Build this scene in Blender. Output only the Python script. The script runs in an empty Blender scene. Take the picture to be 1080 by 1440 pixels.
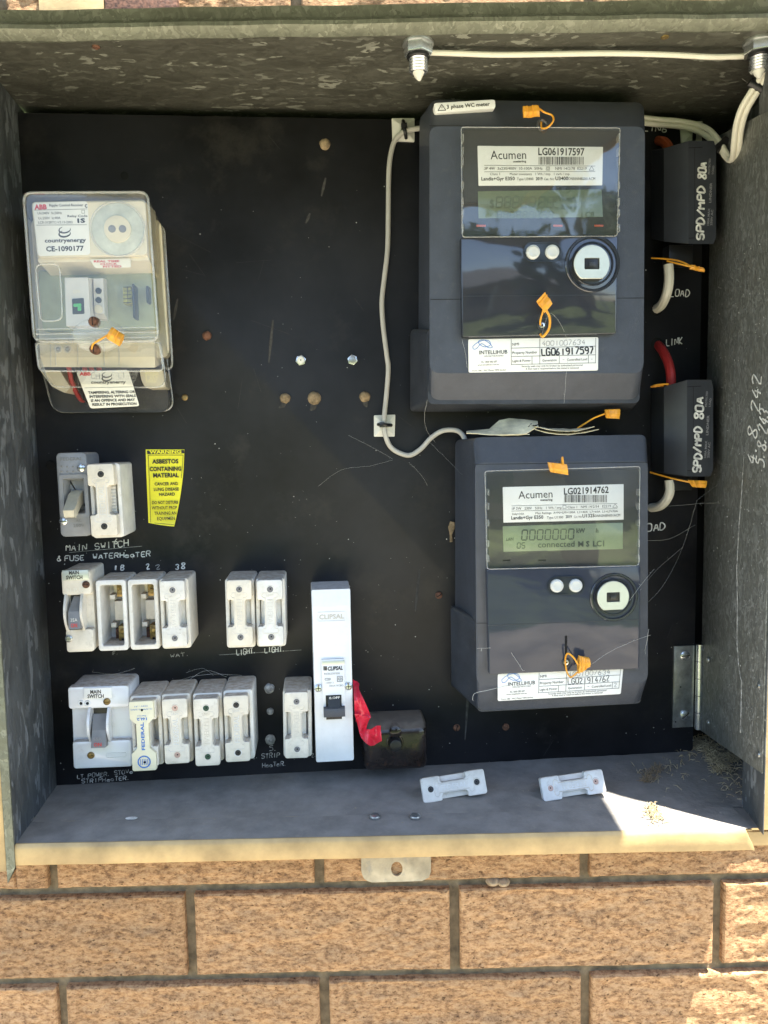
import bpy, bmesh, math, random
from mathutils import Vector, Matrix, noise
random.seed(7)
sc = bpy.context.scene
COL = sc.collection
# ------------------------------------------------------------ camera
CAM = Vector((.3301, -.7864, .3312)); YAW, PITCH, ROLL, FPX = .0056, .0894, .0181, 1081.
_F = Vector((math.sin(YAW)*math.cos(PITCH), math.cos(YAW)*math.cos(PITCH), -math.sin(PITCH)))
_r = Vector((math.cos(YAW), -math.sin(YAW), 0)); _d = _F.cross(_r)
_R = _r*math.cos(ROLL) + _d*math.sin(ROLL); _D = -_r*math.sin(ROLL) + _d*math.cos(ROLL)
cam = bpy.data.cameras.new('camera'); camo = bpy.data.objects.new('camera', cam); COL.objects.link(camo)
cam.sensor_fit = 'VERTICAL'; cam.sensor_height = 24; cam.lens = 24*FPX/1440; cam.clip_start = .02; cam.clip_end = 500
m = Matrix.Identity(4)
for i in range(3):
    m[i][0] = _R[i]; m[i][1] = -_D[i]; m[i][2] = -_F[i]; m[i][3] = CAM[i]
camo.matrix_world = m; sc.camera = camo
# ------------------------------------------------------------ light
SUN = Vector((1, -.74, 4.6)).normalized()
w = bpy.data.worlds.new('World'); sc.world = w; w.use_nodes = True
nt = w.node_tree; bg = nt.nodes['Background']; sky = nt.nodes.new('ShaderNodeTexSky')
sky.sky_type = 'NISHITA'; sky.sun_disc = False; sky.sun_elevation = math.asin(SUN.z); sky.sun_rotation = math.atan2(SUN.x, SUN.y)
nt.links.new(sky.outputs[0], bg.inputs[0]); bg.inputs[1].default_value = .12
sl = bpy.data.lights.new('sun', 'SUN'); sl.energy = 5.0; sl.angle = math.radians(.5); sl.color = (1, .95, .86)
so = bpy.data.objects.new('sun', sl); COL.objects.link(so); so.rotation_euler = SUN.to_track_quat('Z', 'Y').to_euler()
sc.view_settings.view_transform = 'Standard'; sc.view_settings.look = 'None'; sc.view_settings.gamma = 1
sc.view_settings.exposure = 2.3
sc.cycles.max_bounces = 10; sc.cycles.transparent_max_bounces = 16; sc.cycles.diffuse_bounces = 5
try: sc.cycles.use_denoising = True
except Exception: pass
# ------------------------------------------------------------ materials
MATS = {}
def mat(name, col, rough=.5, metal=0., var=.12, vs=60, bump=0., bs=400, dust=0., dcol=(.30, .26, .21), spec=.5, dirt=0., dirtcol=(.12, .10, .08), coat=0., tone=0.):
    if name in MATS: return MATS[name]
    M = bpy.data.materials.new(name); M.use_nodes = True; n = M.node_tree.nodes; L = M.node_tree.links
    b = n['Principled BSDF']; b.inputs['Roughness'].default_value = rough; b.inputs['Metallic'].default_value = metal
    b.inputs['Specular IOR Level'].default_value = spec
    if coat: b.inputs['Coat Weight'].default_value = coat; b.inputs['Coat Roughness'].default_value = .06
    tc = n.new('ShaderNodeTexCoord'); oi = n.new('ShaderNodeObjectInfo'); va = n.new('ShaderNodeVectorMath'); va.operation = 'ADD'
    ml = n.new('ShaderNodeMath'); ml.operation = 'MULTIPLY'; ml.inputs[1].default_value = 7.
    L.new(oi.outputs['Random'], ml.inputs[0]); L.new(tc.outputs['Object'], va.inputs[0]); L.new(ml.outputs[0], va.inputs[1])
    def nz(scale, det=5, ro=.6):
        t = n.new('ShaderNodeTexNoise'); t.inputs['Scale'].default_value = scale; t.inputs['Detail'].default_value = det; t.inputs['Roughness'].default_value = ro
        L.new(va.outputs[0], t.inputs['Vector']); return t.outputs['Fac']
    def rng(f, a, c, lo, hi):
        r = n.new('ShaderNodeMapRange'); r.inputs[1].default_value = a; r.inputs[2].default_value = c; r.inputs[3].default_value = lo; r.inputs[4].default_value = hi
        L.new(f, r.inputs[0]); return r.outputs[0]
    def mix(f, a, c, mode='MIX'):
        x = n.new('ShaderNodeMix'); x.data_type = 'RGBA'; x.blend_type = mode
        if isinstance(f, float): x.inputs[0].default_value = f
        else: L.new(f, x.inputs[0])
        for i, v in ((6, a), (7, c)):
            if isinstance(v, tuple): x.inputs[i].default_value = (*v, 1)
            else: L.new(v, x.inputs[i])
        return x.outputs[2]
    base = nz(vs)
    lo = tuple(c*(1-var*1.6) for c in col); hi = tuple(min(1, c*(1+var)) for c in col)
    c = mix(rng(base, .3, .7, 0, 1), lo, hi)
    if tone:
        c = mix(rng(oi.outputs['Random'], 0, 1, 0, tone), c, (1., .90, .74), 'MULTIPLY')
    if dirt: c = mix(rng(nz(vs*2.3, 6, .7), .56, .72, 0, dirt), c, dirtcol)
    if dust:
        g = n.new('ShaderNodeNewGeometry'); sp = n.new('ShaderNodeSeparateXYZ'); L.new(g.outputs['Normal'], sp.inputs[0])
        f = rng(sp.outputs['Z'], .35, .9, 0, dust); mm = n.new('ShaderNodeMath'); mm.operation = 'MULTIPLY'; L.new(f, mm.inputs[0]); L.new(rng(nz(180, 4), .3, .65, .55, 1), mm.inputs[1])
        c = mix(mm.outputs[0], c, dcol)
        rr_ = n.new('ShaderNodeMix'); rr_.inputs[2].default_value = rough; rr_.inputs[3].default_value = .95; L.new(mm.outputs[0], rr_.inputs[0]); L.new(rr_.outputs[0], b.inputs['Roughness'])
    L.new(c, b.inputs['Base Color'])
    if bump:
        bp = n.new('ShaderNodeBump'); bp.inputs['Strength'].default_value = bump; bp.inputs['Distance'].default_value = .001
        L.new(nz(bs, 4), bp.inputs['Height']); L.new(bp.outputs[0], b.inputs['Normal'])
    M['_h'] = 0; MATS[name] = M; return M
def tools(M):
    n = M.node_tree.nodes; L = M.node_tree.links
    return n, L, n['Principled BSDF']
def galv(name, base, flake, stretch=(1, 1, 1), sc_=90, metal=.45, rough=.5, fl=.86, stain=.5, tint=(.10, .10, .075)):
    M = bpy.data.materials.new(name); M.use_nodes = True; n, L, b = tools(M)
    tc = n.new('ShaderNodeTexCoord'); mp = n.new('ShaderNodeMapping'); mp.inputs['Scale'].default_value = stretch; L.new(tc.outputs['Object'], mp.inputs[0])
    wn = n.new('ShaderNodeTexNoise'); wn.inputs['Scale'].default_value = 60; wn.inputs['Detail'].default_value = 4; L.new(mp.outputs[0], wn.inputs['Vector'])
    ad = n.new('ShaderNodeMixRGB'); ad.blend_type = 'LINEAR_LIGHT'; ad.inputs[0].default_value = .022; L.new(mp.outputs[0], ad.inputs[1]); L.new(wn.outputs['Color'], ad.inputs[2])
    vo = n.new('ShaderNodeTexVoronoi'); vo.inputs['Scale'].default_value = sc_; L.new(ad.outputs[0], vo.inputs['Vector'])
    sp = n.new('ShaderNodeSeparateColor'); L.new(vo.outputs['Color'], sp.inputs[0])
    cr = n.new('ShaderNodeValToRGB'); e = cr.color_ramp.elements; e[0].position = 0; e[0].color = tuple(x*.80 for x in base)+(1,)
    e[1].position = 1; e[1].color = flake+(1,)
    k = cr.color_ramp.elements.new(fl-.05); k.color = tuple(x*1.15 for x in base)+(1,); k = cr.color_ramp.elements.new(fl+.02); k.color = tuple((x*.6+y*.4) for x, y in zip(base, flake))+(1,)
    L.new(sp.outputs[0], cr.inputs[0])
    n2 = n.new('ShaderNodeTexNoise'); n2.inputs['Scale'].default_value = 9; n2.inputs['Detail'].default_value = 7; n2.inputs['Roughness'].default_value = .65; L.new(tc.outputs['Object'], n2.inputs['Vector'])
    mr = n.new('ShaderNodeMapRange'); mr.inputs[1].default_value = .4; mr.inputs[2].default_value = .68; mr.inputs[4].default_value = stain; L.new(n2.outputs['Fac'], mr.inputs[0])
    mx = n.new('ShaderNodeMix'); mx.data_type = 'RGBA'; L.new(mr.outputs[0], mx.inputs[0]); L.new(cr.outputs[0], mx.inputs[6]); mx.inputs[7].default_value = tint+(1,)
    L.new(mx.outputs[2], b.inputs['Base Color']); b.inputs['Metallic'].default_value = metal
    mr2 = n.new('ShaderNodeMapRange'); mr2.inputs[3].default_value = rough-.12; mr2.inputs[4].default_value = rough+.15; L.new(sp.outputs[1], mr2.inputs[0]); L.new(mr2.outputs[0], b.inputs['Roughness'])
    bp = n.new('ShaderNodeBump'); bp.inputs['Strength'].default_value = .25; bp.inputs['Distance'].default_value = .0006; L.new(sp.outputs[2], bp.inputs['Height']); L.new(bp.outputs[0], b.inputs['Normal'])
    return M
def clear(name, tint=(.96, .97, .97), diff=.05, rough=.03, wob=0., ior=1.5):
    M = bpy.data.materials.new(name); M.use_nodes = True; n = M.node_tree.nodes; L = M.node_tree.links; n.clear()
    o = n.new('ShaderNodeOutputMaterial'); t = n.new('ShaderNodeBsdfTransparent'); t.inputs[0].default_value = tint+(1,)
    g = n.new('ShaderNodeBsdfGlossy'); g.inputs['Roughness'].default_value = rough; d = n.new('ShaderNodeBsdfDiffuse'); d.inputs[0].default_value = (.8, .8, .76, 1)
    f = n.new('ShaderNodeFresnel'); ge = n.new('ShaderNodeNewGeometry'); mr = n.new('ShaderNodeMapRange'); mr.inputs[3].default_value = ior; mr.inputs[4].default_value = 1/ior; L.new(ge.outputs['Backfacing'], mr.inputs[0]); L.new(mr.outputs[0], f.inputs[0])
    a = n.new('ShaderNodeMixShader'); a.inputs[0].default_value = diff; L.new(t.outputs[0], a.inputs[1]); L.new(d.outputs[0], a.inputs[2])
    c = n.new('ShaderNodeMixShader'); L.new(f.outputs[0], c.inputs[0]); L.new(a.outputs[0], c.inputs[1]); L.new(g.outputs[0], c.inputs[2]); L.new(c.outputs[0], o.inputs[0])
    if wob:
        tc = n.new('ShaderNodeTexCoord'); nn = n.new('ShaderNodeTexNoise'); nn.inputs['Scale'].default_value = 22; L.new(tc.outputs['Object'], nn.inputs['Vector'])
        bp = n.new('ShaderNodeBump'); bp.inputs['Strength'].default_value = wob; bp.inputs['Distance'].default_value = .003; L.new(nn.outputs['Fac'], bp.inputs['Height'])
        L.new(bp.outputs[0], g.inputs['Normal'])
    MATS[name] = M; return M
def brick_mat():
    M = bpy.data.materials.new('rockface brick'); M.use_nodes = True; n, L, b = tools(M)
    tc = n.new('ShaderNodeTexCoord'); oi = n.new('ShaderNodeObjectInfo'); va = n.new('ShaderNodeVectorMath'); va.operation = 'ADD'
    ml = n.new('ShaderNodeMath'); ml.operation = 'MULTIPLY'; ml.inputs[1].default_value = 9.; L.new(oi.outputs['Random'], ml.inputs[0]); L.new(tc.outputs['Object'], va.inputs[0]); L.new(ml.outputs[0], va.inputs[1])
    mp = n.new('ShaderNodeMapping'); mp.inputs['Scale'].default_value = (1, 1, 1.9); L.new(va.outputs[0], mp.inputs[0])
    def nz(s, d=8, r=.72):
        t = n.new('ShaderNodeTexNoise'); t.inputs['Scale'].default_value = s; t.inputs['Detail'].default_value = d; t.inputs['Roughness'].default_value = r; L.new(mp.outputs[0], t.inputs['Vector']); return t.outputs['Fac']
    cr = n.new('ShaderNodeValToRGB'); e = cr.color_ramp.elements
    e[0].position = .38; e[0].color = (.16, .09, .05, 1); e[1].position = .66; e[1].color = (.53, .345, .185, 1)
    k = cr.color_ramp.elements.new(.46); k.color = (.31, .175, .085, 1); k = cr.color_ramp.elements.new(.53); k.color = (.43, .26, .135, 1)
    L.new(nz(150, 10, .78), cr.inputs[0])
    c2 = n.new('ShaderNodeValToRGB'); e = c2.color_ramp.elements; e[0].position = .30; e[0].color = (.12, .08, .06, 1); e[1].position = .37; e[1].color = (1, 1, 1, 1); L.new(nz(230, 3, .5), c2.inputs[0])
    mx = n.new('ShaderNodeMix'); mx.data_type = 'RGBA'; mx.blend_type = 'MULTIPLY'; mx.inputs[0].default_value = .8; L.new(cr.outputs[0], mx.inputs[6]); L.new(c2.outputs[0], mx.inputs[7])
    mr = n.new('ShaderNodeMapRange'); mr.inputs[3].default_value = .84; mr.inputs[4].default_value = 1.12; L.new(oi.outputs['Random'], mr.inputs[0])
    hs = n.new('ShaderNodeHueSaturation'); L.new(mr.outputs[0], hs.inputs['Value']); L.new(mx.outputs[2], hs.inputs['Color']); L.new(hs.outputs[0], b.inputs['Base Color'])
    b.inputs['Roughness'].default_value = .9; b.inputs['Specular IOR Level'].default_value = .2
    bp = n.new('ShaderNodeBump'); bp.inputs['Strength'].default_value = .8; bp.inputs['Distance'].default_value = .0022; L.new(nz(170, 9, .72), bp.inputs['Height']); L.new(bp.outputs[0], b.inputs['Normal'])
    return M
BRICK = brick_mat()
mat('mortar', (.21, .16, .095), .95, var=.3, vs=90, bump=.8, bs=900, dirt=.6)
mat('black panel', (.0140, .0145, .0170), .45, var=.5, vs=7, bump=.10, bs=90, dirt=.7, dirtcol=(.030, .028, .026), spec=.3)
mat('painted floor', (.24, .225, .205), .7, var=.16, vs=40, bump=.6, bs=170, dirt=.35, dirtcol=(.36, .32, .26), spec=.4)
mat('cream paint', (.43, .30, .135), .5, var=.22, vs=25, bump=.3, bs=160, dirt=.35, dirtcol=(.35, .25, .14))
mat('cream paint worn', (.42, .36, .25), .55, var=.3, vs=40, bump=.3, bs=160, dirt=.7, dirtcol=(.2, .2, .19))
mat('porcelain', (.70, .695, .67), .36, var=.09, vs=70, bump=.25, bs=260, dust=1., tone=.75, dirt=.5, dirtcol=(.42, .37, .30))
mat('glazed white', (.77, .78, .80), .12, var=.05, vs=30, dust=.9, dirt=.3, dirtcol=(.4, .34, .3), coat=.6)
mat('cream plastic', (.74, .70, .52), .4, var=.05, dust=.6, dirt=.25, dirtcol=(.45, .4, .28))
mat('white plastic', (.76, .77, .79), .32, var=.04, dust=.6, dirt=.15, dirtcol=(.5, .5, .5))
mat('grey bakelite', (.26, .27, .29), .42, var=.1, bump=.1, dust=.6)
mat('grey lever', (.22, .22, .22), .4, var=.1)
mat('ivory lever', (.62, .57, .44), .35, var=.15)
mat('dark bakelite', (.022, .016, .014), .16, var=.4, bump=.15, bs=150, dust=1., dcol=(.17, .14, .11), dirt=.4, dirtcol=(.10, .04, .02))
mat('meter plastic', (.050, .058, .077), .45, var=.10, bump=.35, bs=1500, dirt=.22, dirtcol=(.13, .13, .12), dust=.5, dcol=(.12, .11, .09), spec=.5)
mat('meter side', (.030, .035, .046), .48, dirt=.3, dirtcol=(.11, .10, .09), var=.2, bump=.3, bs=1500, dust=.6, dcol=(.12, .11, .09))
mat('window bezel', (.03, .032, .034), .35, var=.05)
mat('sticker', (.80, .80, .77), .45, var=.03, vs=40)
mat('sticker cream', (.78, .75, .64), .5, var=.04)
mat('yellow sticker', (.80, .74, .03), .4, var=.04, vs=60, dirt=.1)
mat('ink', (.015, .015, .018), .5, var=0)
mat('grey ink', (.25, .25, .26), .5, var=0)
mat('red ink', (.60, .05, .05), .5, var=0)
mat('blue ink', (.03, .16, .50), .5, var=0)
mat('green toggle', (.05, .42, .10), .4, var=0)
mat('white pen', (.70, .70, .66), .6, var=.3, vs=200)
mat('dull pen', (.42, .42, .40), .7, var=.5, vs=200)
mat('lcd', (.20, .245, .155), .2, var=.05, vs=20)
mat('lcd dim', (.15, .19, .13), .2, var=.08, vs=20)
mat('lcd digit', (.05, .065, .05), .3, var=0)
mat('lcd ghost', (.10, .13, .09), .3, var=0)
mat('zinc', (.42, .43, .42), .32, metal=.8, var=.2, vs=120, dirt=.4)
mat('port metal', (.62, .66, .60), .35, metal=.5, var=.05)
mat('steel bright', (.66, .68, .70), .25, metal=.9, var=.1)
mat('brass', (.32, .22, .09), .38, metal=.8, var=.4, vs=200, dirt=.6, dirtcol=(.09, .06, .04))
mat('rust', (.14, .062, .035), .8, var=.5, vs=300, bump=.5)
mat('mud', (.26, .19, .11), .95, var=.4, vs=200, bump=1, bs=500)
mat('nylon white', (.70, .69, .62), .4, var=.05)
mat('cable grey', (.50, .48, .43), .45, var=.08)
mat('cable white', (.74, .71, .60), .4, var=.05)
mat('cable red', (.42, .03, .03), .4, var=.1)
mat('cable orange', (.45, .09, .03), .45, var=.1)
mat('black plastic', (.012, .012, .013), .35, var=.1)
mat('module plastic', (.030, .033, .040), .4, var=.1, bump=.1, dust=.5, dcol=(.08, .075, .06))
mat('seal yellow', (.80, .36, .03), .35, var=.12, vs=150)
mat('tape red', (.72, .03, .06), .22, var=.12, vs=60)
mat('rubber black', (.02, .02, .02), .5)
mat('rubber grey', (.16, .16, .17), .5)
mat('rubber green', (.015, .06, .035), .5)
mat('rubber pink', (.50, .34, .28), .5)
mat('dial silver', (.56, .58, .50), .5, var=.12, vs=90)
mat('button', (.55, .57, .56), .2, var=.03)
mat('hole', (.003, .003, .003), .9, var=0)
mat('receiver beige', (.72, .65, .48), .4, var=.05)
mat('receiver grey', (.60, .58, .53), .4, var=.04)
mat('receiver panel', (.34, .37, .24), .3, var=.12, vs=40)
mat('circuit', (.30, .28, .05), .4, var=.3, vs=300)
mat('paper', (.80, .72, .50), .8, var=.2, vs=90)
mat('straw', (.42, .34, .20), .9, var=.4, vs=200)
mat('faint scratch', (.045, .043, .04), .8, var=.4, vs=200)
mat('web', (.55, .55, .52), .8, var=.1)
mat('cocoon', (.36, .27, .17), .8, var=.3, vs=300)
mat('red led', (.45, .10, .05), .3)
GAL_C = galv('galvanised ceiling', (.115, .115, .093), (.42, .43, .36), (.75, 1.5, 1), 150, fl=.93, stain=.45, tint=(.065, .063, .048))
GAL_S = galv('galvanised side', (.115, .125, .132), (.31, .33, .35), (1, 1, .38), 120, fl=.82, tint=(.06, .065, .065))
GAL_D = galv('galvanised sheet', (.15, .155, .145), (.27, .28, .27), (1, 1, .55), 330, metal=.35, fl=.72, stain=.45, tint=(.10, .10, .075))
GAL_F = galv('galvanised flange', (.17, .18, .135), (.27, .28, .22), (1, 1, .7), 260, fl=.85, stain=.5)
clear('clear cover', wob=.10, diff=.012, ior=1.9)
clear('clear hood', diff=.035, rough=.05, wob=.05, tint=(.95, .95, .94), ior=1.7)
clear('clear edge', diff=.22, rough=.1)
# glossy meter door: dark plastic seen through a wavy clear film
def gloss(name, col, wob):
    M = mat(name, col, .07, var=.05, vs=20, spec=.6, coat=.35); n, L, b = tools(M)
    tc = n.new('ShaderNodeTexCoord'); nn = n.new('ShaderNodeTexNoise'); nn.inputs['Scale'].default_value = 26; nn.inputs['Detail'].default_value = 2; L.new(tc.outputs['Object'], nn.inputs['Vector'])
    bp = n.new('ShaderNodeBump'); bp.inputs['Strength'].default_value = wob; bp.inputs['Distance'].default_value = .002; L.new(nn.outputs['Fac'], bp.inputs['Height'])
    L.new(bp.outputs[0], b.inputs['Normal']); L.new(bp.outputs[0], b.inputs['Coat Normal'])
gloss('meter door gloss', (.030, .034, .045), .22); gloss('meter door blue', (.036, .043, .062), .15)
for k_ in ('Specular IOR Level', 'Coat Weight'): MATS['meter door blue'].node_tree.nodes['Principled BSDF'].inputs[k_].default_value = .38 if k_[0] == 'S' else 0.
def mm(x): return MATS[x] if isinstance(x, str) else x
# ------------------------------------------------------------ mesh builder
def rr(x0, x1, z0, z1, r=.002, n=3):
    r = min(r, (x1-x0)/2*.98, (z1-z0)/2*.98); P = []
    for cx, cz, a0 in ((x1-r, z1-r, 0), (x0+r, z1-r, 90), (x0+r, z0+r, 180), (x1-r, z0+r, 270)):
        for i in range(n+1):
            a = math.radians(a0+90*i/n); P.append((cx+r*math.cos(a), cz+r*math.sin(a)))
    return P
def circ(cx, cz, r, n=20, a0=0): return [(cx+r*math.cos(a0+2*math.pi*i/n), cz+r*math.sin(a0+2*math.pi*i/n)) for i in range(n)]
def area(P): return sum(P[i-1][0]*P[i][1]-P[i][0]*P[i-1][1] for i in range(len(P)))/2
def inset(P, d):
    if area(P) < 0: d = -d
    O = []; N = len(P)
    for i in range(N):
        a, b, c = Vector(P[i-1]), Vector(P[i]), Vector(P[(i+1) % N])
        e1 = (b-a); e2 = (c-b)
        if e1.length < 1e-9: e1 = e2.copy()
        if e2.length < 1e-9: e2 = e1.copy()
        e1.normalize(); e2.normalize(); n1 = Vector((-e1.y, e1.x)); n2 = Vector((-e2.y, e2.x)); nn = n1+n2
        if nn.length < 1e-6: nn = n1
        nn.normalize(); k = max(.35, nn.dot(n1)); O.append((b.x+nn.x*d/k, b.y+nn.y*d/k))
    return O
class MB:
    def __init__(s): s.v = []; s.f = []
    def loft(s, loops, c0=True, c1=True):
        b = len(s.v); N = len(loops[0])
        for L in loops:
            for x, h, z in L: s.v.append((x, -h, z))
        for k in range(len(loops)-1):
            for i in range(N):
                j = (i+1) % N; s.f.append((b+k*N+i, b+k*N+j, b+(k+1)*N+j, b+(k+1)*N+i))
        if c0: s.f.append(tuple(b+i for i in range(N))[::-1])
        if c1: s.f.append(tuple(b+(len(loops)-1)*N+i for i in range(N)))
        return s
    def slab(s, P, h0, h1, b=.0006, c0=True, taper=0):
        if taper: P2 = inset(P, taper)
        else: P2 = P
        if b <= 0: return s.loft([[(x, h0, z) for x, z in P], [(x, h1, z) for x, z in P2]], c0)
        return s.loft([[(x, h0, z) for x, z in P], [(x, h1-b, z) for x, z in P2], [(x, h1-b*.3, z) for x, z in inset(P2, b*.3)], [(x, h1, z) for x, z in inset(P2, b)]], c0)
    def box(s, x0, x1, h0, h1, z0, z1, b=0):
        return s.slab([(x0, z0), (x1, z0), (x1, z1), (x0, z1)], h0, h1, b)
    def cyl(s, x, z, r, h0, h1, n=20, b=.0003): return s.slab(circ(x, z, r, n), h0, h1, min(b, r*.4))
    def ring(s, x, z, r0, r1, h0, h1, n=24):
        o = circ(x, z, r1, n); i = circ(x, z, r0, n); bb = (r1-r0)*.25
        return s.loft([[(a, h0, c) for a, c in o], [(a, h1-bb, c) for a, c in o], [(a, h1, c) for a, c in inset(o, bb)], [(a, h1, c) for a, c in inset(i, -bb)], [(a, h1-bb, c) for a, c in i], [(a, h0, c) for a, c in i]], False, False)
    def tray(s, P, Pin, h0, h1, hin, b=.0008, grow=0):
        """slab with a cavity: outer outline P, inner outline Pin (same count), cavity floor at hin"""
        return s.loft([[(x, h0, z) for x, z in P], [(x, h1-b, z) for x, z in P], [(x, h1-b*.3, z) for x, z in inset(P, b*.3)], [(x, h1, z) for x, z in inset(P, b)],
                       [(x, h1, z) for x, z in inset(Pin, -b*.5)], [(x, h1-b*.6, z) for x, z in Pin], [(x, hin, z) for x, z in (inset(Pin, grow) if grow else Pin)]])
    def tube(s, pts, r, n=8, flat=1., caps=True, closed=False):
        """pts in (x,h,z); parallel transported"""
        P = [Vector((a, -b, c)) for a, b, c in pts]
        P = [p for i, p in enumerate(P) if i == 0 or (p-P[i-1]).length > 1e-6]
        if len(P) < 2: return s
        b = len(s.v); T = []
        for i in range(len(P)):
            t = (P[min(i+1, len(P)-1)]-P[max(i-1, 0)]); T.append(t.normalized() if t.length > 1e-9 else Vector((1, 0, 0)))
        u = Vector((0, 1, 0)); u = (u-T[0]*u.dot(T[0]))
        if u.length < 1e-3: u = Vector((1, 0, 0))-T[0]*T[0].x
        u.normalize()
        for i, p in enumerate(P):
            u = (u-T[i]*u.dot(T[i])); u.normalize(); w_ = T[i].cross(u); rad = r[i] if isinstance(r, (list, tuple)) else r
            for k in range(n):
                a = 2*math.pi*k/n; q = p+(u*math.cos(a)*flat+w_*math.sin(a))*rad; s.v.append(tuple(q))
        for i in range(len(P)-1):
            for k in range(n):
                j = (k+1) % n; s.f.append((b+i*n+k, b+i*n+j, b+(i+1)*n+j, b+(i+1)*n+k))
        if caps: s.f.append(tuple(b+k for k in range(n))[::-1]); s.f.append(tuple(b+(len(P)-1)*n+k for k in range(n)))
        return s
    def sheet(s, fn, nu, nv):
        b = len(s.v)
        for j in range(nv+1):
            for i in range(nu+1):
                x, h, z = fn(i/nu, j/nv); s.v.append((x, -h, z))
        for j in range(nv):
            for i in range(nu):
                a = b+j*(nu+1)+i; s.f.append((a, a+1, a+nu+2, a+nu+1))
        return s
    def screw(s, x, z, r, h0, h1, ang=.5):
        """slotted domed head"""
        s.loft([[(a, h0, c) for a, c in circ(x, z, r)], [(a, h0+(h1-h0)*.6, c) for a, c in circ(x, z, r*.97)], [(a, h1, c) for a, c in circ(x, z, r*.6)]])
        return s
    def build(s, name, m_, parent=None, label=None, smooth=35, solid=0):
        me = bpy.data.meshes.new(name); me.from_pydata(s.v, [], s.f)
        bm = bmesh.new(); bm.from_mesh(me)
        bmesh.ops.recalc_face_normals(bm, faces=bm.faces)
        if solid: bmesh.ops.solidify(bm, geom=bm.faces[:], thickness=solid)
        if smooth:
            an = math.radians(smooth)
            for f in bm.faces: f.smooth = True
            for e in bm.edges:
                if len(e.link_faces) == 2 and e.calc_face_angle(0) > an: e.smooth = False
        bm.to_mesh(me); bm.free()
        if m_ is not None: me.materials.append(mm(m_))
        o = bpy.data.objects.new(name, me); COL.objects.link(o)
        if parent is not None: o.parent = parent.o if isinstance(parent, Thing) else parent
        if label: o['label'] = label
        return o
# ------------------------------------------------------------ frames and things
PW, PH, PA = .6574, .6383, .0789
PANEL = Matrix.Translation((PW-PW*math.cos(PA), -PW*math.sin(PA), 0)) @ Matrix.Rotation(PA, 4, 'Z')
WORLD = Matrix.Identity(4)
class Thing:
    def __init__(s, name, label, cat, M=None, group=None, kind=None):
        s.M = (M if M is not None else WORLD).copy(); s.I = s.M.inverted()
        s.o = bpy.data.objects.new(name, None); COL.objects.link(s.o); s.o.matrix_world = s.M; s.o.empty_display_size = .02
        s.o['label'] = label; s.o['category'] = cat
        if group: s.o['group'] = group
        if kind: s.o['kind'] = kind
        s.c = s.I @ CAM
    def dir(s, u, v): return s.I.to_3x3() @ (_F+_R*((u-540)/FPX)+_D*((v-720)/FPX))
    def q(s, u, v, h=0.):
        d = s.dir(u, v); t = (-h-s.c.y)/d.y; p = s.c+d*t; return (p.x, p.z)
    def qz(s, u, v, z=0.):
        d = s.dir(u, v); t = (z-s.c.z)/d.z; p = s.c+d*t; return (p.x, p.y)
    def p3(s, u, v, h=0.): x, z = s.q(u, v, h); return (x, h, z)
    def quad(s, pts, h=0.): return [s.q(u, v, h) for u, v in pts]
def quad_thing(name, label, cat, pts, h, frame=PANEL, group=None):
    """pts: photo TL,TR,BR,BL of the face standing h proud of the frame plane; returns thing centred there, with width and height"""
    t = Thing.__new__(Thing); t.M = frame; t.I = frame.inverted(); t.c = t.I @ CAM
    P = [Vector(t.q(u, v, h)) for u, v in pts]; c = sum(P, Vector((0, 0)))/4
    ex = (P[1]-P[0]+P[2]-P[3])/2; ez = (P[0]-P[3]+P[1]-P[2])/2
    roll = (math.atan2(ex.y, ex.x)+math.atan2(-ez.x, ez.y))/2
    T = Thing(name, label, cat, frame @ Matrix.Translation((c.x, 0, c.y)) @ Matrix.Rotation(-roll, 4, 'Y'), group)
    return T, ex.length, ez.length
def single(o, label, cat, group=None, kind=None):
    o['label'] = label; o['category'] = cat
    if group: o['group'] = group
    if kind: o['kind'] = kind
    return o
def at_frame(o, M=PANEL): o.matrix_world = M; return o
# ------------------------------------------------------------ lettering
_tc = {}
def glyphs(sx, bold):
    k = (sx, bold)
    if k in _tc: return _tc[k]
    cu = bpy.data.curves.new('t', 'FONT'); cu.body = sx; cu.size = 1; cu.offset = bold; cu.resolution_u = 2
    ob = bpy.data.objects.new('t', cu); me = bpy.data.meshes.new_from_object(ob)
    V = [(v.co.x, v.co.y) for v in me.vertices]; Fc = [tuple(p.vertices) for p in me.polygons]
    bpy.data.objects.remove(ob); bpy.data.meshes.remove(me); bpy.data.curves.remove(cu)
    _tc[k] = (V, Fc); return V, Fc
def text(mb, sx, A, B, cap, h, bold=.0, up=None, sh=0.):
    """print between local points A and B (baseline), capital height cap"""
    V, Fc = glyphs(sx, bold)
    if not V: return
    x0 = min(v[0] for v in V); x1 = max(v[0] for v in V)
    A = Vector(A); B = Vector(B); e = (B-A); W = e.length; e.normalize(); n_ = Vector((-e.y, e.x)); b = len(mb.v)
    for x, y in V:
        t = (x-x0)/(x1-x0)*W; yy = y/.69*cap; p = A+e*(t+yy*sh)+n_*yy; mb.v.append((p.x, -h, p.y))
    for f in Fc: mb.f.append(tuple(b+i for i in f))
def ptext(mb, T, sx, u0, v0, u1, v1, cappx, h, bold=0., sh=0.):
    A = T.q(u0, v0, h); B = T.q(u1, v1, h); L = math.hypot(u1-u0, v1-v0); k = math.hypot(B[0]-A[0], B[1]-A[1])/L
    text(mb, sx, A, B, cappx*k, h, bold, sh=sh)
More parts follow.
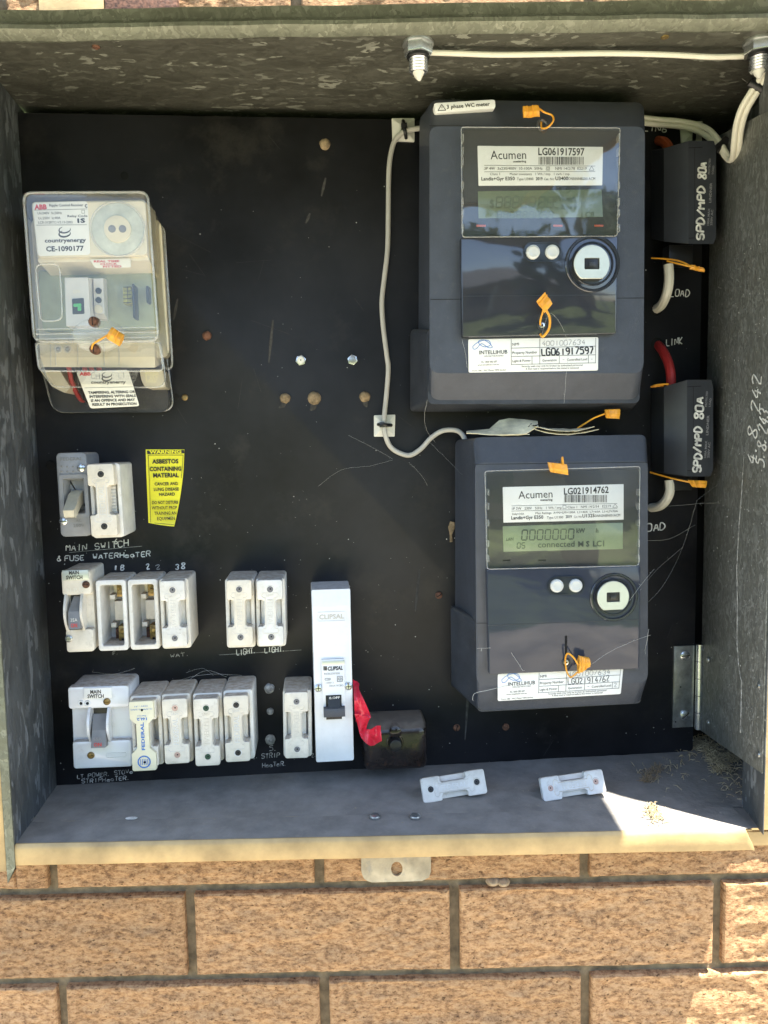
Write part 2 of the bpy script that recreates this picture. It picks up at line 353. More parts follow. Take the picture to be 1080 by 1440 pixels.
SF = {  # single-stroke letters on a 4 x 6 grid
'A': '00 26 40|12 32', 'B': '00 06 36 45 34 03|03 33 42 41 30 00', 'C': '45 36 16 05 01 10 30 41', 'D': '00 06 26 44 42 20 00', 'E': '46 06 00 40|03 33', 'F': '00 06 46|03 33',
'G': '45 36 16 05 01 10 30 41 43 23', 'H': '00 06|40 46|03 43', 'I': '20 26', 'K': '00 06|46 02 40', 'L': '06 00 40', 'M': '00 06 23 46 40', 'N': '00 06 40 46', 'O': '16 05 01 10 30 41 45 36 16',
'P': '00 06 36 45 44 33 03', 'R': '00 06 36 45 44 33 03|23 40', 'S': '45 36 16 05 04 13 33 42 41 30 10 01', 'T': '20 26|06 46', 'U': '06 01 10 30 41 46', 'V': '06 20 46', 'W': '06 10 24 30 46', 'Z': '06 46 00 40',
'a': '33 13 02 01 10 30 42|33 31 40', 'e': '02 42 33 13 02 01 10 30 41', 'r': '00 03|02 13 33', 't': '20 26|04 44', 'Y': '06 23 46|23 20',
'0': '16 05 01 10 30 41 45 36 16', '1': '20 26', '2': '05 16 36 45 00 40', '3': '05 16 36 44 23 42 30 10 01', '4': '36 02 42|34 30', '5': '46 06 04 34 42 41 30 00', '6': '36 14 01 10 30 41 33 02', '7': '06 46 10',
'8': '23 05 16 36 45 23 01 10 30 41 23', '9': '44 33 13 05 16 36 45 41 20', '.': '10 11 10', ',': '11 00', '/': '00 46', '&': '40 15 26 35 02 10 30 42', '-': '13 33', '|': '20 26'}
def pen(mb, T, sx, u0, v0, u1, v1, cappx, h, wpx=1.3, jit=.25, seed=1, sh=.08, flat=.25):
    """hand lettering: photo pixels for the baseline ends, capitals cappx tall"""
    rn = random.Random(seed); A = Vector(T.q(u0, v0, h)); B = Vector(T.q(u1, v1, h)); W = (B-A).length; k = W/math.hypot(u1-u0, v1-v0)
    e = (B-A).normalized(); n_ = Vector((-e.y, e.x)); adv = W/(len(sx)-.15); cap = cappx*k; r = wpx*k*.5
    for i, ch in enumerate(sx):
        if ch == ' ' or ch not in SF: continue
        dx = rn.uniform(-.05, .05)*adv; dz = rn.uniform(-.06, .06)*cap; sc_ = rn.uniform(.9, 1.08)
        for st in SF[ch].split('|'):
            P = []
            for tk in st.split():
                x = (int(tk[0])/4*.74*adv + rn.uniform(-jit, jit)*adv*.1)*(.5 if 0 else 1)+i*adv+dx; z = int(tk[1])/6*cap*sc_+rn.uniform(-jit, jit)*cap*.07+dz; P.append(A+e*(x+z*sh)+n_*z)
            Q = []
            for j in range(len(P)):   # round the corners a little
                if 0 < j < len(P)-1: Q += [P[j].lerp(P[j-1], .22), P[j].lerp(P[j+1], .22)]
                else: Q.append(P[j])
            mb.tube([(p.x, h, p.y) for p in Q], r, 6, flat)
def smooth_path(P, k=6):
    """Catmull-Rom through 3-tuples"""
    P = [Vector(p) for p in P]; O = []
    for i in range(len(P)-1):
        a = P[max(i-1, 0)]; b = P[i]; c = P[i+1]; d = P[min(i+2, len(P)-1)]
        for j in range(k):
            t = j/k; O.append(tuple(.5*((2*b)+(c-a)*t+(2*a-5*b+4*c-d)*t*t+(3*b-a-3*c+d)*t**3)))
    O.append(tuple(P[-1])); return O
# ============================================================ GROUND AND SURROUNDINGS (seen in the meter windows)
mat('paving', (.40, .35, .27), .9, var=.25, vs=3, bump=.3, bs=60); mat('lawn', (.09, .12, .035), .95, var=.5, vs=2.5, bump=1, bs=40)
mat('house wall', (.45, .33, .22), .85, var=.15, vs=3); mat('roof tile', (.06, .065, .07), .7, var=.2, vs=6); mat('glass dark', (.04, .06, .08), .08, var=0)
mat('post white', (.6, .6, .57), .5); mat('fence timber', (.22, .18, .13), .85, var=.3, vs=5); mat('bark', (.09, .06, .04), .9, var=.3, vs=8); mat('leaf', (.055, .10, .025), .7, var=.5, vs=3)
mat('leaf light', (.12, .16, .05), .7, var=.4, vs=3)
GZ = -1.25
g = MB(); g.v = [(-150, -150, GZ), (150, -150, GZ), (150, 60, GZ), (-150, 60, GZ)]; g.f = [(0, 1, 2, 3)]
single(g.build('lawn', 'lawn', smooth=0), 'green lawn stretching away from the wall', 'ground', kind='structure')
g = MB(); g.v = [(-6, -3.2, GZ+.004), (7, -3.2, GZ+.004), (7, .05, GZ+.004), (-6, .05, GZ+.004)]; g.f = [(0, 1, 2, 3)]
single(g.build('paved_path', 'paving', smooth=0), 'pale paved path along the foot of the wall', 'path', kind='structure')
T = Thing('house', 'house with a dark hipped roof and white verandah posts across the lawn', 'house', Matrix.Translation((2.5, -13, GZ)))
def bx(mb, x0, x1, y0, y1, z0, z1): return mb.box(x0, x1, -y1, -y0, z0, z1)
bx(MB(), -8, 6, -7, -2, 0, 2.5).build('wall', 'house wall', T)
r_ = MB(); r_.v = [(-9, 0, 2.5), (7, 0, 2.5), (7, -8, 2.5), (-9, -8, 2.5), (-5, -4, 4.1), (3, -4, 4.1)]; r_.f = [(0, 1, 5, 4), (1, 2, 5), (2, 3, 4, 5), (3, 0, 4), (0, 3, 2, 1)]
r_.build('roof', 'roof tile', T, smooth=0)
for x in (-6.5, -3.5, -.5, 2.5):
    o = bx(MB(), x, x+1.5, -2.0, -1.94, .9, 2.1).build('window', 'post white', T); bx(MB(), x+.08, x+1.42, -1.94, -1.92, .98, 2.02).build('pane', 'glass dark', o)
for x in (-8, -5, -2, 1, 4, 6): bx(MB(), x, x+.12, -.5, -.38, 0, 2.5).build('post', 'post white', T)
T = Thing('paling_fence', 'weathered timber paling fence beside the house', 'fence', Matrix.Translation((10, -14, GZ)))
for i in range(40): bx(MB(), i*.3, i*.3+.27, -.03, 0, 0, 1.8+.03*math.sin(i*3)).build('paling', 'fence timber', T)
bx(MB(), 0, 12, -.09, -.035, .5, .6).build('rail', 'fence timber', T)
def tree(label, x, y, hh, rad, leafm, seed):
    rn = random.Random(seed); T = Thing('leafy_tree', label, 'tree', Matrix.Translation((x, y, GZ)), group='trees behind the photographer')
    tr = MB(); tr.tube([(0, 0, 0), (.05, .05, hh*.3), (-.05, 0, hh*.65), (.1, .1, hh*.9)], [.2, .16, .1, .03], 10)
    for k in range(9):
        a = rn.uniform(0, 6.3); z = hh*rn.uniform(.3, .7); tr.tube([(0, 0, z), (rad*.4*math.cos(a), rad*.4*math.sin(a), z+.5), (rad*.8*math.cos(a), rad*.8*math.sin(a), z+1.1)], [.07, .05, .02], 6)
    tr.build('trunk', 'bark', T); c = MB()
    cl = [(rn.gauss(0, rad*.42), rn.gauss(0, rad*.42), hh*.66+rn.gauss(0, hh*.17), rn.uniform(.3, .6)*rad*.6) for _ in range(26)]
    for cx, cy, cz, cr_ in cl:
        for _ in range(230):
            v = Vector((rn.gauss(0, 1), rn.gauss(0, 1), rn.gauss(0, 1))).normalized()*cr_*rn.uniform(.5, 1.05); s_ = rn.uniform(.05, .11)
            p = Vector((cx, cy, cz))+v; a = Vector((rn.gauss(0, 1), rn.gauss(0, 1), rn.gauss(0, 1))).normalized(); b_ = a.orthogonal().normalized()
            k = len(c.v); c.v += [tuple(p-a*s_), tuple(p+b_*s_*.5), tuple(p+a*s_), tuple(p-b_*s_*.5)]; c.f.append((k, k+1, k+2, k+3))
    c.build('crown', leafm, T, smooth=0)
tree('tall green tree to the right of the house', 4.2, -8.5, 5.2, 1.5, 'leaf', 3)
tree('pale green tree in front of the verandah', 2.2, -9.5, 4.3, 1.1, 'leaf light', 5)
tree('dark bushy tree at the left end of the house', -4.5, -10, 4.2, 1.6, 'leaf', 8)
# ============================================================ BRICK WALL
YB = -.1248
WALL = Thing('brick_wall', 'tan rockface brick wall with raked grey mortar behind the meter box', 'wall')
BED0, CH, JT = -.0685, .0860, .0092
HX0, HX1, HZ0, HZ1 = -.004, .700, -.006, .665      # hole in the wall that takes the box
def rock(x, z, sd, x0, x1, z0, z1):
    e = min(x-x0, x1-x); ez = min(z-z0, z1-z)
    p = Vector((x*38+sd*3.1, z*60, sd*1.7)); t = noise.turbulence(p, 3, False, noise_basis='PERLIN_ORIGINAL')
    a = noise.noise(Vector((x*9+sd, z*14, sd*2.)))
    w_ = noise.noise(Vector((x*120, z*150, sd)))
    v = .9*t+.07*w_; k = 6.; q = v*k; fr_ = q-math.floor(q); q = (math.floor(q)+min(1, max(0, (fr_-.8)/.2)))/k
    hgt = .0026*(v*.06+q*.94) + .0004*a + .00010*w_+.00010*noise.noise(Vector((x*420, z*500, sd))) - .0014
    f = min(1, max(0, (e-.0065)/.006)); f *= min(1, .35+max(0, ez)/.006)
    ed = min(e, ez); rd = .0022*max(0, 1-ed/.0022)**2
    jag = .0016*max(0, 1-ed/.003)*max(0, noise.noise(Vector((x*150+sd, z*150, 3))))
    return hgt*f+.0004*(1-f)*noise.noise(Vector((x*500, z*500, sd)))-rd-jag
nb = 0; far = MB()
def add_brick(x0, x1, z0, z1, sd, fine):
    global nb
    if x1-x0 < .008 or z1-z0 < .006: return
    step = .00135 if fine else .02
    nx = max(3, int((x1-x0)/step)); nz_ = max(3, int((z1-z0)/step)); cx, cz = (x0+x1)/2, (z0+z1)/2
    mb = MB(); mb.sheet(lambda a, b: (x0+(x1-x0)*a-cx, -YB+rock(x0+(x1-x0)*a, z0+(z1-z0)*b, sd, x0, x1, z0, z1), z0+(z1-z0)*b-cz), nx, nz_)
    W_ = nx+1; H_ = nz_+1
    border = [i for i in range(W_)]+[j*W_+nx for j in range(1, H_)]+[nz_*W_+i for i in range(nx-1, -1, -1)]+[j*W_ for j in range(nz_-1, 0, -1)]
    n0 = len(mb.v); dep = .10
    for i in border: x, y, z = mb.v[i]; mb.v.append((x, YB+dep, z))
    N = len(border)
    for k in range(N): j = (k+1) % N; mb.f.append((border[k], border[j], n0+j, n0+k))
    mb.f.append(tuple(n0+k for k in range(N))[::-1])
    o = mb.build('brick', BRICK, WALL, smooth=28 if fine else 40); o.location = (cx, 0, cz); nb += 1
for row in range(-5, 14):
    z0 = BED0+row*CH+JT/2; z1 = BED0+(row+1)*CH-JT/2
    even = (row % 2) == 0
    off = {0: .0288, -1: .1510, -2: .0305}.get(row, .0288 if even else .1510)
    for k in range(-4, 7):
        x0 = off+k*.2405+JT/2; x1 = off+(k+1)*.2405-JT/2; sd = row*13+k*5+40.
        if row == -1: x0 += .0; x1 += .0
        fine = row <= 0 and row >= -3 and -1 <= k <= 2 and x0 < .75
        if row == 8: fine = (k in (-1, 0, 1, 2))
        if z1 > HZ0 and z0 < HZ1 and x1 > HX0 and x0 < HX1:      # cut round the box
            if x0 < HX0: add_brick(x0, HX0, z0, z1, sd, fine)
            if x1 > HX1: add_brick(HX1, x1, z0, z1, sd, fine)
            if z0 < HZ0: add_brick(max(x0, HX0), min(x1, HX1), z0, HZ0, sd, fine)
            if z1 > HZ1: add_brick(max(x0, HX0), min(x1, HX1), HZ1, z1, sd, fine)
        else: add_brick(x0, x1, z0, z1, sd, fine)
YM = YB+.0085
mo = MB()
for a, b_, c, d_ in ((-.95, HX0, -.5, 1.14), (HX1, 1.72, -.5, 1.14), (HX0, HX1, -.5, HZ0), (HX0, HX1, HZ1, 1.14)):
    n1 = max(2, int((b_-a)/.004)) if (b_-a) < 1.1 else 160; n2 = 60
    def fn(s, t, a=a, b_=b_, c=c, d_=d_):
        x = a+(b_-a)*s; z = c+(d_-c)*t; return (x, -YM+.0012*noise.noise(Vector((x*60, z*60, 1)))+.0006*noise.noise(Vector((x*300, z*200, 1))), z)
    mo.sheet(fn, n1, int((d_-c)/.006))
mo.build('mortar', 'mortar', WALL)
bk = MB()
for a, b_, c, d_ in ((-3, -.95, GZ, 1.6), (1.72, 3.5, GZ, 1.6), (-.95, 1.72, GZ, -.5), (-.95, 1.72, 1.14, 1.6)): bx(bk, a, b_, YB+.003, YB+.1, c, d_)
bk.build('plain_wall', 'mortar', WALL)
c_ = MB()
for (u, v, r) in ((693, 1240.5, .0052), (708, 1241.5, .0050)):
    x, z = WALL.q(u, v, .122)
    c_.loft([[(x+r*1.25*math.cos(t)*s_, .116+.010*k, z+r*.8*math.sin(t)*s_) for t in [6.283*i/12 for i in range(12)]] for k, s_ in ((0, .7), (.4, 1), (.75, .8), (1, .25))])
    single(c_.build('insect_cocoon', 'cocoon', None), 'small brown cocoon in the mortar below the box, '+('left' if u < 700 else 'right')+' of a pair', 'cocoon', group='cocoons in the mortar'); c_ = MB()
# ============================================================ METER BOX
BX = Thing('meter_box', 'open galvanised steel meter box with worn cream painted edges set in the brick wall', 'meter box')
YF = .167; ZT = .6457
def Bq(u, v, h): return BX.q(u, v, h)
# floor
fl = MB(); fl.sheet(lambda a, b: (-.012+.712*a if b < .25 else (-.012+.712*a), .125*b*1.0-.035 if False else -.035+.160*b, .0008*noise.noise(Vector((a*9, b*5, 2)))+.0004*noise.noise(Vector((a*40, b*20, 2)))), 80, 24)
fo = fl.build('floor', 'painted floor', BX)
# projecting front part of the floor, ends at the lip
f2 = MB(); XE = .6415
f2.sheet(lambda a, b: (.004+(XE-.004)*a, .125+(YF-.004-.125)*b, .0008*noise.noise(Vector(((.016+(XE-.004)*a)/.712*9, (.16+.038*b)/.16*5, 2)))), 60, 6)
f2.build('floor_front', 'painted floor', BX)
bx(MB(), -.012, .700, -.125, .035, -.004, -.0025).build('floor_underside', 'cream paint', BX)
# rolled lip along the front, section swept in x
def sweep(name, sec, x0, x1, m_, n=90, wob=.0005, par=BX, endr=0, label=None):
    mb = MB(); loops = []
    for i in range(n+1):
        t = i/n; x = x0+(x1-x0)*t; k = noise.noise(Vector((x*18, 3.3, 0)))*wob; s_ = 1.
        if endr and (x1-x) < endr: s_ = math.sqrt(max(.02, 1-(1-(x1-x)/endr)**2))
        cx = sum(p[0] for p in sec)/len(sec); cz = min(p[1] for p in sec)
        loops.append([(x, h+k*.5, (cz+(z-cz)*(s_ if endr else 1))+k) for h, z in sec])
    mb.loft(loops); return mb.build(name, m_, par, label)
lipsec = [(YF-.0042, .0004), (YF-.0024, .0008), (YF-.0008, -.0010), (YF, -.0030), (YF, -.0160), (YF-.001, -.0175), (YF-.003, -.0177), (YF-.004, -.0155), (YF-.0044, -.003), (YF-.0046, -.0018)]
sweep('front_lip', lipsec, .0185, XE, 'cream paint', endr=.004)
bx(MB(), .0185, XE, -YF+.005, YB+.002, -.0030, -.0015).build('lip_underside', 'cream paint', BX)
# lower right jamb, flush with the wall
x0, z0 = Bq(1061, 1173, .130); MB().box(.640, .699, .118, .1262, -.036, z0, .0005).build('jamb_corner', 'cream paint', BX)
cp_ = MB(); cp_.v = [(.6380, -YF+.006, -.0006), (.6475, -YF+.006, -.0008), (.6515, -.1262, -.0012), (.6995, -.1262, -.0040), (.6995, -.118, -.0004), (.6380, -.118, -.0004)]; cp_.f = [(0, 1, 2, 3, 4, 5)]; cp_.build('corner_plate', 'painted floor', BX, smooth=0)
# left side: inner wall, front strip, outer face
sd = MB(); sd.sheet(lambda a, b: (-.006+.0245*a+.0007*noise.noise(Vector((a*4, b*12, 5))), -.06+(.227)*a, b*ZT), 30, 90)
sd.build('left_side', GAL_S, BX, solid=.001)
st = MB(); st.loft([[(.0112, YF-.002, z), (.0178, YF-.002, z), (.0186, YF-.0005, z), (.0186, YF+.0012, z), (.0114, YF+.0012, z)] for z in (-.026, -.020, .2, .4, .66)])
for i in range(5):  # pointed lower end
    x, y, z = st.v[i]; st.v[i] = (x, y, z-(.012 if i in (0, 4) else -.002)+.006)
st.build('left_flange', GAL_F, BX)
MB().box(-.012, .0110, .120, YF+.0005, -.022, .66, .001).build('left_outer_face', 'cream paint', BX)
# right side
RS = Thing.__new__(Thing); RS.M = Matrix.Translation((.664, 0, 0)) @ Matrix.Rotation(math.radians(90)+math.atan2(.017, .165)*-1+math.pi, 4, 'Z'); 
# plane through (.664,0)-(.647,-.165): local x runs toward the viewer, local -y faces left
ex = Vector((-.0180, -.165, 0)).normalized(); ey = Vector((-ex.y, ex.x, 0))
if ey.x < 0: ey = -ey
RS.M = Matrix(((ex.x, ey.x, 0, .664), (ex.y, ey.y, 0, 0), (0, 0, 1, 0), (0, 0, 0, 1))); RS.I = RS.M.inverted(); RS.c = RS.I @ CAM
b0 = RS.q(989, 1030); b1 = RS.q(1080, 1094); t0 = RS.q(1012, 190); t1 = RS.q(1080, 156)
L_ = .168
def ext(a, b, x): return a[1]+(b[1]-a[1])*(x-a[0])/(b[0]-a[0])
P = [(.001, ext(b0, b1, .001)), (L_, ext(b0, b1, L_)), (L_, ext(t0, t1, L_)), (.001, ext(t0, t1, .001))]
rs = MB().slab(P, -.0012, 0, .0003).build('side_plate', GAL_D, BX); rs.matrix_world = RS.M
def on_rs(mb, name, m_, label=None):
    o = mb.build(name, m_, None, label); o.parent = rs; return o
hw = MB(); pen(hw, RS, '4.8,242', 1062, 655, 1071, 528, 34, .0002, 3.0, seed=4); pen(hw, RS, '5.8,243', 1074, 657, 1081, 578, 34, .0002, 3.0, seed=9)
on_rs(hw, 'handwriting', 'white pen')
mk = MB(); mk.tube([RS.p3(u, v, .0002) for u, v in ((1046, 640), (1043, 690), (1039, 740), (1036, 800), (1037, 860), (1036, 900), (1039, 940), (1043, 960), (1041, 1030))], [.0004, .0008, .001, .0012, .001, .0014, .0012, .001, .0016], 6, .15)
on_rs(mk, 'drip_mark', 'dull pen')
for u, v in ((995, 928), (995, 1016), (1066, 964), (1066, 1061)):
    x, z = RS.q(u, v, .001); on_rs(MB().cyl(x, z, .0028 if u < 1000 else .0024, 0, .0016, 14, .0007), 'rivet', 'zinc')
rnd = random.Random(4); sp_ = MB()
for i in range(260):
    u = rnd.uniform(1000, 1078); v = rnd.uniform(330, 1040); x, z = RS.q(u, v); r = rnd.uniform(.0003, .0007); sp_.slab(circ(x, z, r, 6), 0, .00015, 0)
o = on_rs(sp_, 'dust_specks', 'dull pen'); o['kind'] = 'stuff'
hs0 = MB(); hs0.loft([[(.664-.1091*y+.0013, y, z) for z in (-.002, .66)]+[(.664-.1091*y+.0020, y, z) for z in (.66, -.002)] for y in (.121, YF+.003)]); hs0.build('right_hood_side', GAL_S, BX)
rb = MB(); bx(rb, .698, .700, -.1285, .045, -.004, .66); rb.build('right_side', GAL_S, BX)
bx(MB(), .657, .700, -.1285, -.1255, -.02, .66).build('right_jamb', 'cream paint', BX)
# back, ceiling
bx(MB(), -.012, .702, .040, .044, -.004, .668).build('back', 'hole', BX)
ce = MB(); ce.sheet(lambda a, b: (-.012+.712*a, -.042+(.042+YF-.006)*b, ZT+.0025*(1-b)+.0012*noise.noise(Vector((a*7, b*4, 8)))), 100, 40)
ce.build('ceiling', GAL_C, BX, solid=-.0)
bx(MB(), -.014, .702, -.121, .044, .6535, .656).build('roof_sheet', GAL_F, BX)
topsec = [(YF-.012, ZT+.001), (YF-.006, ZT-.0006), (YF-.001, ZT+.0015), (YF+.0022, ZT+.0045), (YF+.0022, ZT+.0075), (YF-.0005, ZT+.0105), (YF-.0015, ZT+.012), (YF-.0015, .6655), (YF-.003, .6665), (YF-.05, .669), (YF-.05, .667), (YF-.006, .6635), (YF-.012, ZT+.006)]
sweep('top_lip', topsec, -.014, .652, GAL_F, n=120, wob=.0010)
rn = random.Random(2)
for u, v, m_, nm in ((135, 66, 'rust', 'screw'), (935, 52, 'brass', 'rivet')):
    d = BX.dir(u, v); t = (ZT-BX.c.z)/d.z; p = BX.c+d*t; mb = MB(); mb.cyl(0, 0, .0032, 0, .0022, 12, .0008); o = mb.build(nm, m_, BX); o.location = (p.x, p.y, ZT+.0012); o.rotation_euler = (math.radians(90), 0, 0)
def floor_obj(mb, name, m_, u, v, z=0.0008, rot=(-90, 0, 0), par=BX, label=None):
    x, y = BX.qz(u, v, z); o = mb.build(name, m_, par, label); o.location = (x, y, z); o.rotation_euler = [math.radians(a) for a in rot]; return o
# local -y (height) turned to +z
for u, v in ((527, 1149), (584, 1149)): floor_obj(MB().slab(circ(0, 0, .0048, 16), 0, .0022, .0012), 'rivet', 'zinc', u, v)
n_ = MB(); n_.slab(circ(0, 0, .0062, 6, .4), 0, .005, .0006); n_.cyl(0, 0, .003, .004, .0085, 14); floor_obj(n_, 'bolt', 'steel bright', 35, 1152); floor_obj(MB().cyl(0, 0, .0075, 0, .0012, 20), 'washer', 'zinc', 35, 1153)
# mounting lug with a real slot
P1 = [BX.q(u, v, .1262) for u, v in ((508, 1200), (606, 1199), (606, 1226), (603, 1234), (594, 1239), (520, 1241), (511, 1235), (508, 1225))]
lug = MB(); cx, cz = BX.q(558, 1222, .1262); N = 24
def ray_out(P, cx, cz, a):
    best = None
    for i in range(len(P)):
        p, q_ = Vector(P[i-1]), Vector(P[i]); d = Vector((math.cos(a), math.sin(a))); e = q_-p; de = d.x*e.y-d.y*e.x
        if abs(de) < 1e-12: continue
        w_ = p-Vector((cx, cz)); t = (w_.x*e.y-w_.y*e.x)/de; s_ = (w_.x*d.y-w_.y*d.x)/de
        if t > 0 and -1e-6 <= s_ <= 1+1e-6 and (best is None or t > best): best = t
    return (cx+best*math.cos(a), cz+best*math.sin(a))
A = [6.2832*i/64 for i in range(64)]
O_ = [ray_out(P1, cx, cz, a) for a in A]; I_ = [(cx+.0052*math.cos(a), cz+.0068*math.sin(a)) for a in A]
lug.loft([[(x, .1235, z) for x, z in O_], [(x, .1262, z) for x, z in O_], [(x, .1262, z) for x, z in I_], [(x, .1235, z) for x, z in I_]], False, False)
lug.build('mounting_lug', 'cream paint worn', BX)
# hinge strips above the top flange, the brown one with shade in its colour
for k, (ua, ub, m_) in enumerate(((55, 147, 'cream paint'), (148.5, 250, 'rust'))):
    xa = BX.q(ua, 4, .128)[0]; xb = BX.q(ub, 4, .128)[0]
    MB().box(xa, xb, .121, .1295+.001*k, .660, .712, .001).build('hinge_strip', m_, BX, 'ochre painted strip above the box' if k == 0 else 'rusty brown strip above the box')
# ------------------------------------------------------------ unseen lid added to shade the upper part, mirrored in the meter windows
SHADE_LID = Thing('shade_lid', 'unseen galvanised lid added above the meter box to shade it', 'lid')
ld = MB(); ld.sheet(lambda a, b: (-.03+.710*a, .158+.60*b, .683+.05*b), 12, 12); ld.build('panel', GAL_D, SHADE_LID, solid=.0012)
for x in (-.033, .678): MB().loft([[(x, .158, .674), (x+.002, .158, .674), (x+.002, .158, .686), (x, .158, .686)], [(x, .758, .724), (x+.002, .758, .724), (x+.002, .758, .736), (x, .758, .736)]]).build('edge_fold', 'cream paint', SHADE_LID)
MB().box(-.03, .680, .757, .7595, .722, .736).build('edge_fold', 'cream paint', SHADE_LID)
for x in (-.032,): MB().tube([(x, .135, .45), (x, .5, .71)], .003, 8).build('stay', 'zinc', SHADE_LID)
# ============================================================ MOUNTING PANEL
MP = Thing('mounting_panel', 'black asbestos cement switchboard panel swung slightly out of the box', 'panel', PANEL)
pb = MB(); n = 60
out = [(PW*i/n, .0006*noise.noise(Vector((i*.8, 0, 0)))) for i in range(n)]+[(PW, PH*i/n) for i in range(n)]+[(PW-PW*i/n, PH-.0008*max(0, noise.noise(Vector((i*1.3, 5, 0))))) for i in range(n)]+[(0, PH-PH*i/n) for i in range(n)]
pb.slab(out, -.012, 0, .0006); pb.build('board', 'black panel', MP)
hq = lambda T, u, v, h=0: T.q(u, v, h)
for u, v, r in ((175, 247, .0036), (71, 654, .0045), (247, 558, .0032), (923, 435, .0065), (924, 484, .0065)): x, z = MP.q(u, v); MB().cyl(x, z, r, 0, .0003, 20, .0001).build('hole', 'hole', MP)
wr = [('MAIN', 93, 774.5, 122, 774, 9), ('SWITCH', 134, 772.5, 181, 768, 9), ('&', 80, 789, 86, 789, 7), ('FUSE', 91, 789, 119, 787.5, 7.5), ('WATERHeaTER', 131, 786, 212, 782.5, 7.5)]
WM = 'white pen'
def word(*a, **k):
    mb = MB(); pen(mb, MP, *a, **k); mb.build('handwriting', WM, MP)
for i, (s_, u0, v0, u1, v1, c_) in enumerate(wr): word(s_, u0, v0, u1, v1, c_, .0002, 1.5, seed=i+3)
word('1', 160, 802, 165, 802, 7, .0002, 2.6, seed=2); word('B', 170, 802, 175, 802, 7, .0002, 1.6); word('2', 206, 801, 211, 800, 7, .0002, 1.8, seed=5); word('3', 247, 801, 252, 801, 7, .0002, 1.6); word('8', 255, 800, 261, 800, 8, .0002, 1.9); word('6', 161, 765, 166, 765, 7, .0002, 1.5)
word('LIGHT.', 333, 921.5, 361, 918, 8, .0002, 1.3, seed=21); word('LIGHT.', 372, 918, 402, 915.5, 7.5, .0002, 1.4, seed=22)
WM = 'dull pen'
word('LT.', 109, 1095.0, 122, 1094.0, 6, .0002, 1.1, seed=31); word('POWER.', 124, 1093.5, 156, 1091.0, 6, .0002, 1.1, seed=32); word('STOVe', 161, 1090.0, 187, 1087.0, 6, .0002, 1.1, seed=33)
word('STRIPHeaTER.', 115, 1101.5, 184, 1096.5, 6, .0002, 1.1, seed=34)
word('5.', 379, 1056, 391, 1055, 7, .0002, 1.2, seed=35); word('STRIP', 368, 1067, 394, 1064.5, 6.5, .0002, 1.1, seed=36); word('2.', 355, 1067, 364, 1066, 6, .0002, 1.1, seed=37); word('HeaTeR.', 369, 1079.5, 404, 1076, 6.5, .0002, 1.1, seed=38); word('2.', 438, 1065, 446, 1064, 6, .0002, 1.1, seed=39)
word('2', 219, 801, 226, 800, 6, .0002, .9, seed=12)
word('WAT.', 240, 925, 268, 922, 5, .0002, .8, seed=13); word('F.', 159, 921, 168, 920, 5, .0002, .8, seed=14)
for a, b_ in (((97, 777), (200, 768)), ((308, 921), (424, 914)), ((590, 640), (591, 640.5))): MB().tube([MP.p3(*a), MP.p3(*b_)], .00018, 4, .3).build('scratched_line', 'dull pen', MP)
WM = 'white pen'
word('LOAD', 942, 417, 970, 417, 9, .0002, 1.5, seed=41); word('LINK', 937, 486, 960, 484, 9, .0002, 1.5, seed=42); word('LOAD', 900, 748, 936, 745, 10, .0002, 1.9, seed=43); word('LIN6', 905, 184, 938, 186, 8, .0002, 1.4, seed=44)
rnd = random.Random(11); sp_ = MB()
for i in range(420):
    u = rnd.uniform(60, 975); v = rnd.triangular(170, 1095, 1080); x, z = MP.q(u, v); r = rnd.choice((.0002, .0003, .0003, .0006)); sp_.slab(circ(x, z, r, 5, rnd.random()), 0, .0001, 0)
o = sp_.build('dust_specks', 'dull pen', MP); o['kind'] = 'stuff'
rnd = random.Random(31); sc2 = MB()
for i in range(46):
    u, v = rnd.uniform(60, 970), rnd.uniform(180, 1090); L0 = rnd.uniform(6, 60); a = rnd.gauss(1.45, .5) if i % 2 else rnd.uniform(0, 3.1); sc2.tube([MP.p3(u, v, .00005), MP.p3(u+L0*math.cos(a), v+L0*math.sin(a), .00005)], rnd.choice((.00008, .00012)), 4, .5)
o = sc2.build('scratches', 'faint scratch', MP); o['kind'] = 'stuff'
for u, v, L0 in ((384, 450, 60), (458, 250, 26), (436, 300, 14), (660, 950, 90), (590, 800, 60), (230, 340, 34), (250, 420, 30)):
    t = MB(); t.tube([MP.p3(u, v, .00005), MP.p3(u-3, v+L0*.5, .00008), MP.p3(u-6, v+L0, .00005)], [.0008, .0016, .0006], 6, .06); t.build('smear', 'faint scratch', MP)
# hinge on the panel's right edge
hx0, hz1 = MP.q(948, 909, .002); hx1, hz0 = MP.q(977, 1022, .002)
hl = MB().box(hx0, PW-.0015, .0002, .0022, hz0, hz1, .0004).build('hinge', 'zinc', MP)
kx = PW+.0035
for k in range(5):
    a = hz0-.002+(hz1-hz0+.004)*k/5; MB().tube([(kx, .0035, a+.0003), (kx, .0035, a+(hz1-hz0+.004)/5-.0003)], .0042, 14).build('knuckle', 'steel bright', hl)
for u, v, an in ((963.5, 922, .1), (963.5, 1006, .7)):
    x, z = MP.q(u, v, .003); mb = MB(); mb.screw(x, z, .0052, .0022, .0045); mb.build('screw', 'steel bright', hl)
    mb = MB(); ca, sa = math.cos(an), math.sin(an); mb.slab([(x+p*ca-q_*sa, z+p*sa+q_*ca) for p, q_ in ((-.0044, -.0005), (.0044, -.0005), (.0044, .0005), (-.0044, .0005))], .003, .00462, 0); mb.build('slot', 'hole', hl)
for u, v in ((957, 966), (950, 1015)): x, z = MP.q(u, v, .002); MB().cyl(x, z, .0008, .002, .0024, 10, .0001).build('pin_hole', 'hole', hl)
